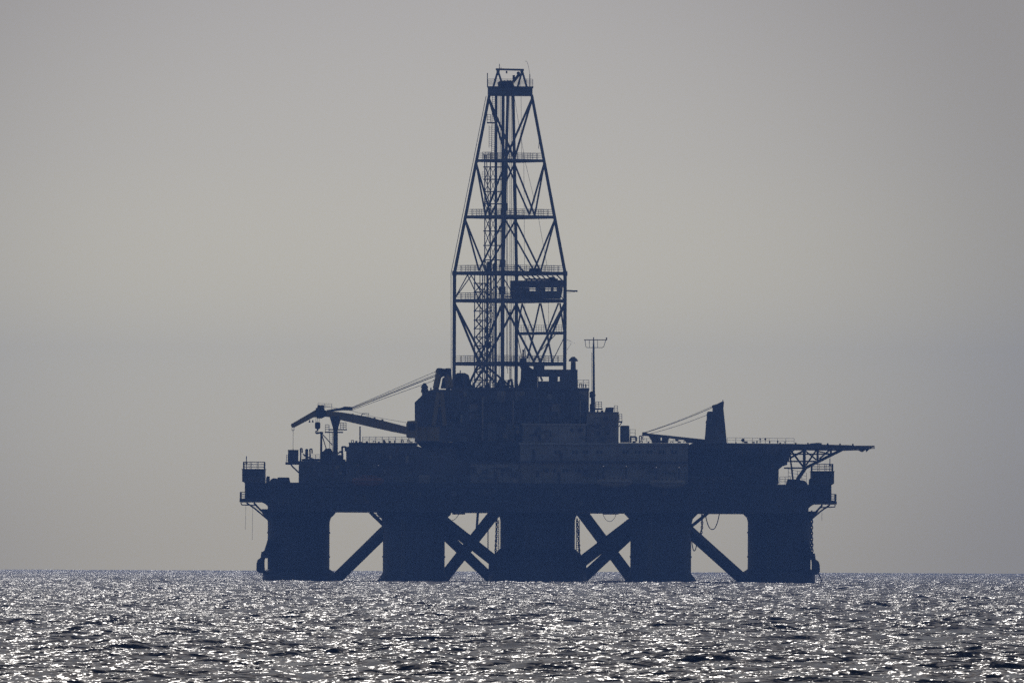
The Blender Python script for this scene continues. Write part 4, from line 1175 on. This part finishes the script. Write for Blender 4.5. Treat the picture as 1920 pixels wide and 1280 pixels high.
# ------------------------------------------------------------------ pipework, ducts and fittings on the house fronts
rnd = random.Random(23)
def fittings(par, px0, py0, px1, py1, y, n, mats=('module', 'deck_grey', 'house', 'cream', 'dark')):
    for i in range(n):
        px = rnd.uniform(px0, px1); py = rnd.uniform(py0, py1)
        k = rnd.random(); m = rnd.choice(mats)
        d = y - 0.35
        if k < 0.3:            # pipe run: along, then down
            q = px + rnd.uniform(8, 26); lo = min(py1, py + rnd.uniform(6, 22))
            q = min(q, px1)
            part('pipe', MB().tube([P(px, py, d), P(q, py, d), P(q, lo, d)], rnd.uniform(0.1, 0.22), 6), m, par)
        elif k < 0.5:          # ventilation trunk
            w = rnd.uniform(3, 6)
            part('duct', MB().pbox(px, max(py0, py - rnd.uniform(6, 16)), px + w, py, d - 0.5, y - 0.16), m, par)
        elif k < 0.72:         # locker
            w = rnd.uniform(4, 9); h = rnd.uniform(4, 9)
            part('locker', MB().pbox(px, py - h, px + w, py, d - 0.6, y - 0.16), m, par)
        elif k < 0.86:         # hose reel
            part('hose_reel', MB().disc_y(P(px, py, d), rnd.uniform(0.3, 0.55), d - 0.35, y - 0.16, 12), m, par)
        else:                  # short gallery with a rail
            w = rnd.uniform(10, 22)
            w = min(w, px1 - px + 4)
            g = part('gallery', MB().pbox(px, py, px + w, py + 1.2, d - 0.9, y - 0.16), 'deck_grey', par)
            z = P(px, py, d).z
            part('railing', MB().rails([V(P(px, py, d).x, d - 0.85, z), V(P(px + w, py, d).x, d - 0.85, z)], h=1.1, step=0.9, r=0.04), 'rail', g)
fittings(mh, 656, 842, 772, 902, -34.15, 26)
fittings(lh, 564, 874, 646, 902, -30.15, 14)
fittings(sb, 884, 738, 1096, 792, YS - 0.2, 40)
fittings(sb, 884, 800, 972, 862, YS - 8.2, 22)
fittings(mid, 884, 874, 970, 903, -38.2, 14)
fittings(cr, 836, 742, 874, 822, YC - 4.2, 12)
fittings(us, 984, 802, 1094, 826, -26.2, 10)
fittings(sb2, 1106, 782, 1156, 826, -20.3, 10)
fittings(ab, 980, 870, 1286, 904, YA + 0.3, 18)
fittings(rig, 520, 918, 1486, 952, -42.3, 46, ('hull', 'deck_grey', 'dark', 'module'))
for px0, px1 in ((848, 872), (1130, 1160)):      # pipe runs slung under the deck
    part('deck_pipe', MB().tube([P(px0, 962.6, 20), P(px1, 962.6, 20)], 0.16, 6), 'dark', rig)
    for k in range(3):
        px = px0 + (px1 - px0) * (0.2 + 0.3 * k)
        part('pipe_hanger', MB().pbox(px - 0.6, 959, px + 0.6, 964.4, 19.7, 20.3), 'dark', rig)
fittings(rh, 1298, 848, 1456, 902, -34.15, 22, ('hull', 'deck_grey', 'dark'))

# small things standing along the skyline of the roofs
def skyline(par, px0, px1, py, y, n, hmax):
    for i in range(n):
        px = px0 + (px1 - px0) * (i + rnd.uniform(0.1, 0.9)) / n
        h = rnd.uniform(0.3, 1.0) * hmax; k = rnd.random()
        if k < 0.35: part('roof_vent', MB().tube([P(px, py + 0.5, y), P(px, py - h, y)], 0.12, 6), 'dark', par)
        elif k < 0.7: part('roof_box', MB().pbox(px, py - h * 0.7, px + rnd.uniform(3, 7), py + 0.3, y, y + 1.2), 'dark', par)
        else: part('roof_pipe', MB().tube([P(px, py, y), P(px, py - h, y), P(px + 4, py - h, y), P(px + 4, py, y)], 0.1, 6), 'dark', par)
skyline(sb, 884, 970, 726, -13, 9, 13)
skyline(sb, 1085, 1103, 726, -12, 3, 7)
skyline(cr, 803, 816, 731, YC, 2, 6)
skyline(mh, 657, 676, 829, -30, 2, 4)
skyline(mh, 684, 776, 829, -26, 9, 5)
skyline(hdk, 1368, 1480, 830, -6, 7, 5)
skyline(ab, 1184, 1290, 829.5, -20, 9, 6)
skyline(sb2, 1118, 1132, 771.5, -8, 2, 6)

# ------------------------------------------------------------------ haze
mh_ = bpy.data.materials.new('haze')
mh_.use_nodes = True
hn, hl = mh_.node_tree.nodes, mh_.node_tree.links
hn.clear()
ho = hn.new('ShaderNodeOutputMaterial')
hv = hn.new('ShaderNodeVolumePrincipled')
hv.inputs['Color'].default_value = (0.20, 0.40, 1.0, 1)
hv.inputs['Density'].default_value = 0.000085
hv.inputs['Anisotropy'].default_value = 0.3
mh_.cycles.volume_sampling = 'DISTANCE'
hl.new(hv.outputs['Volume'], ho.inputs['Volume'])
bm = MB().box(-6500, 6500, -3060, 5400, -8.0, 112)
hz = part('haze', bm, mh_, None)
hz['kind'] = 'stuff'
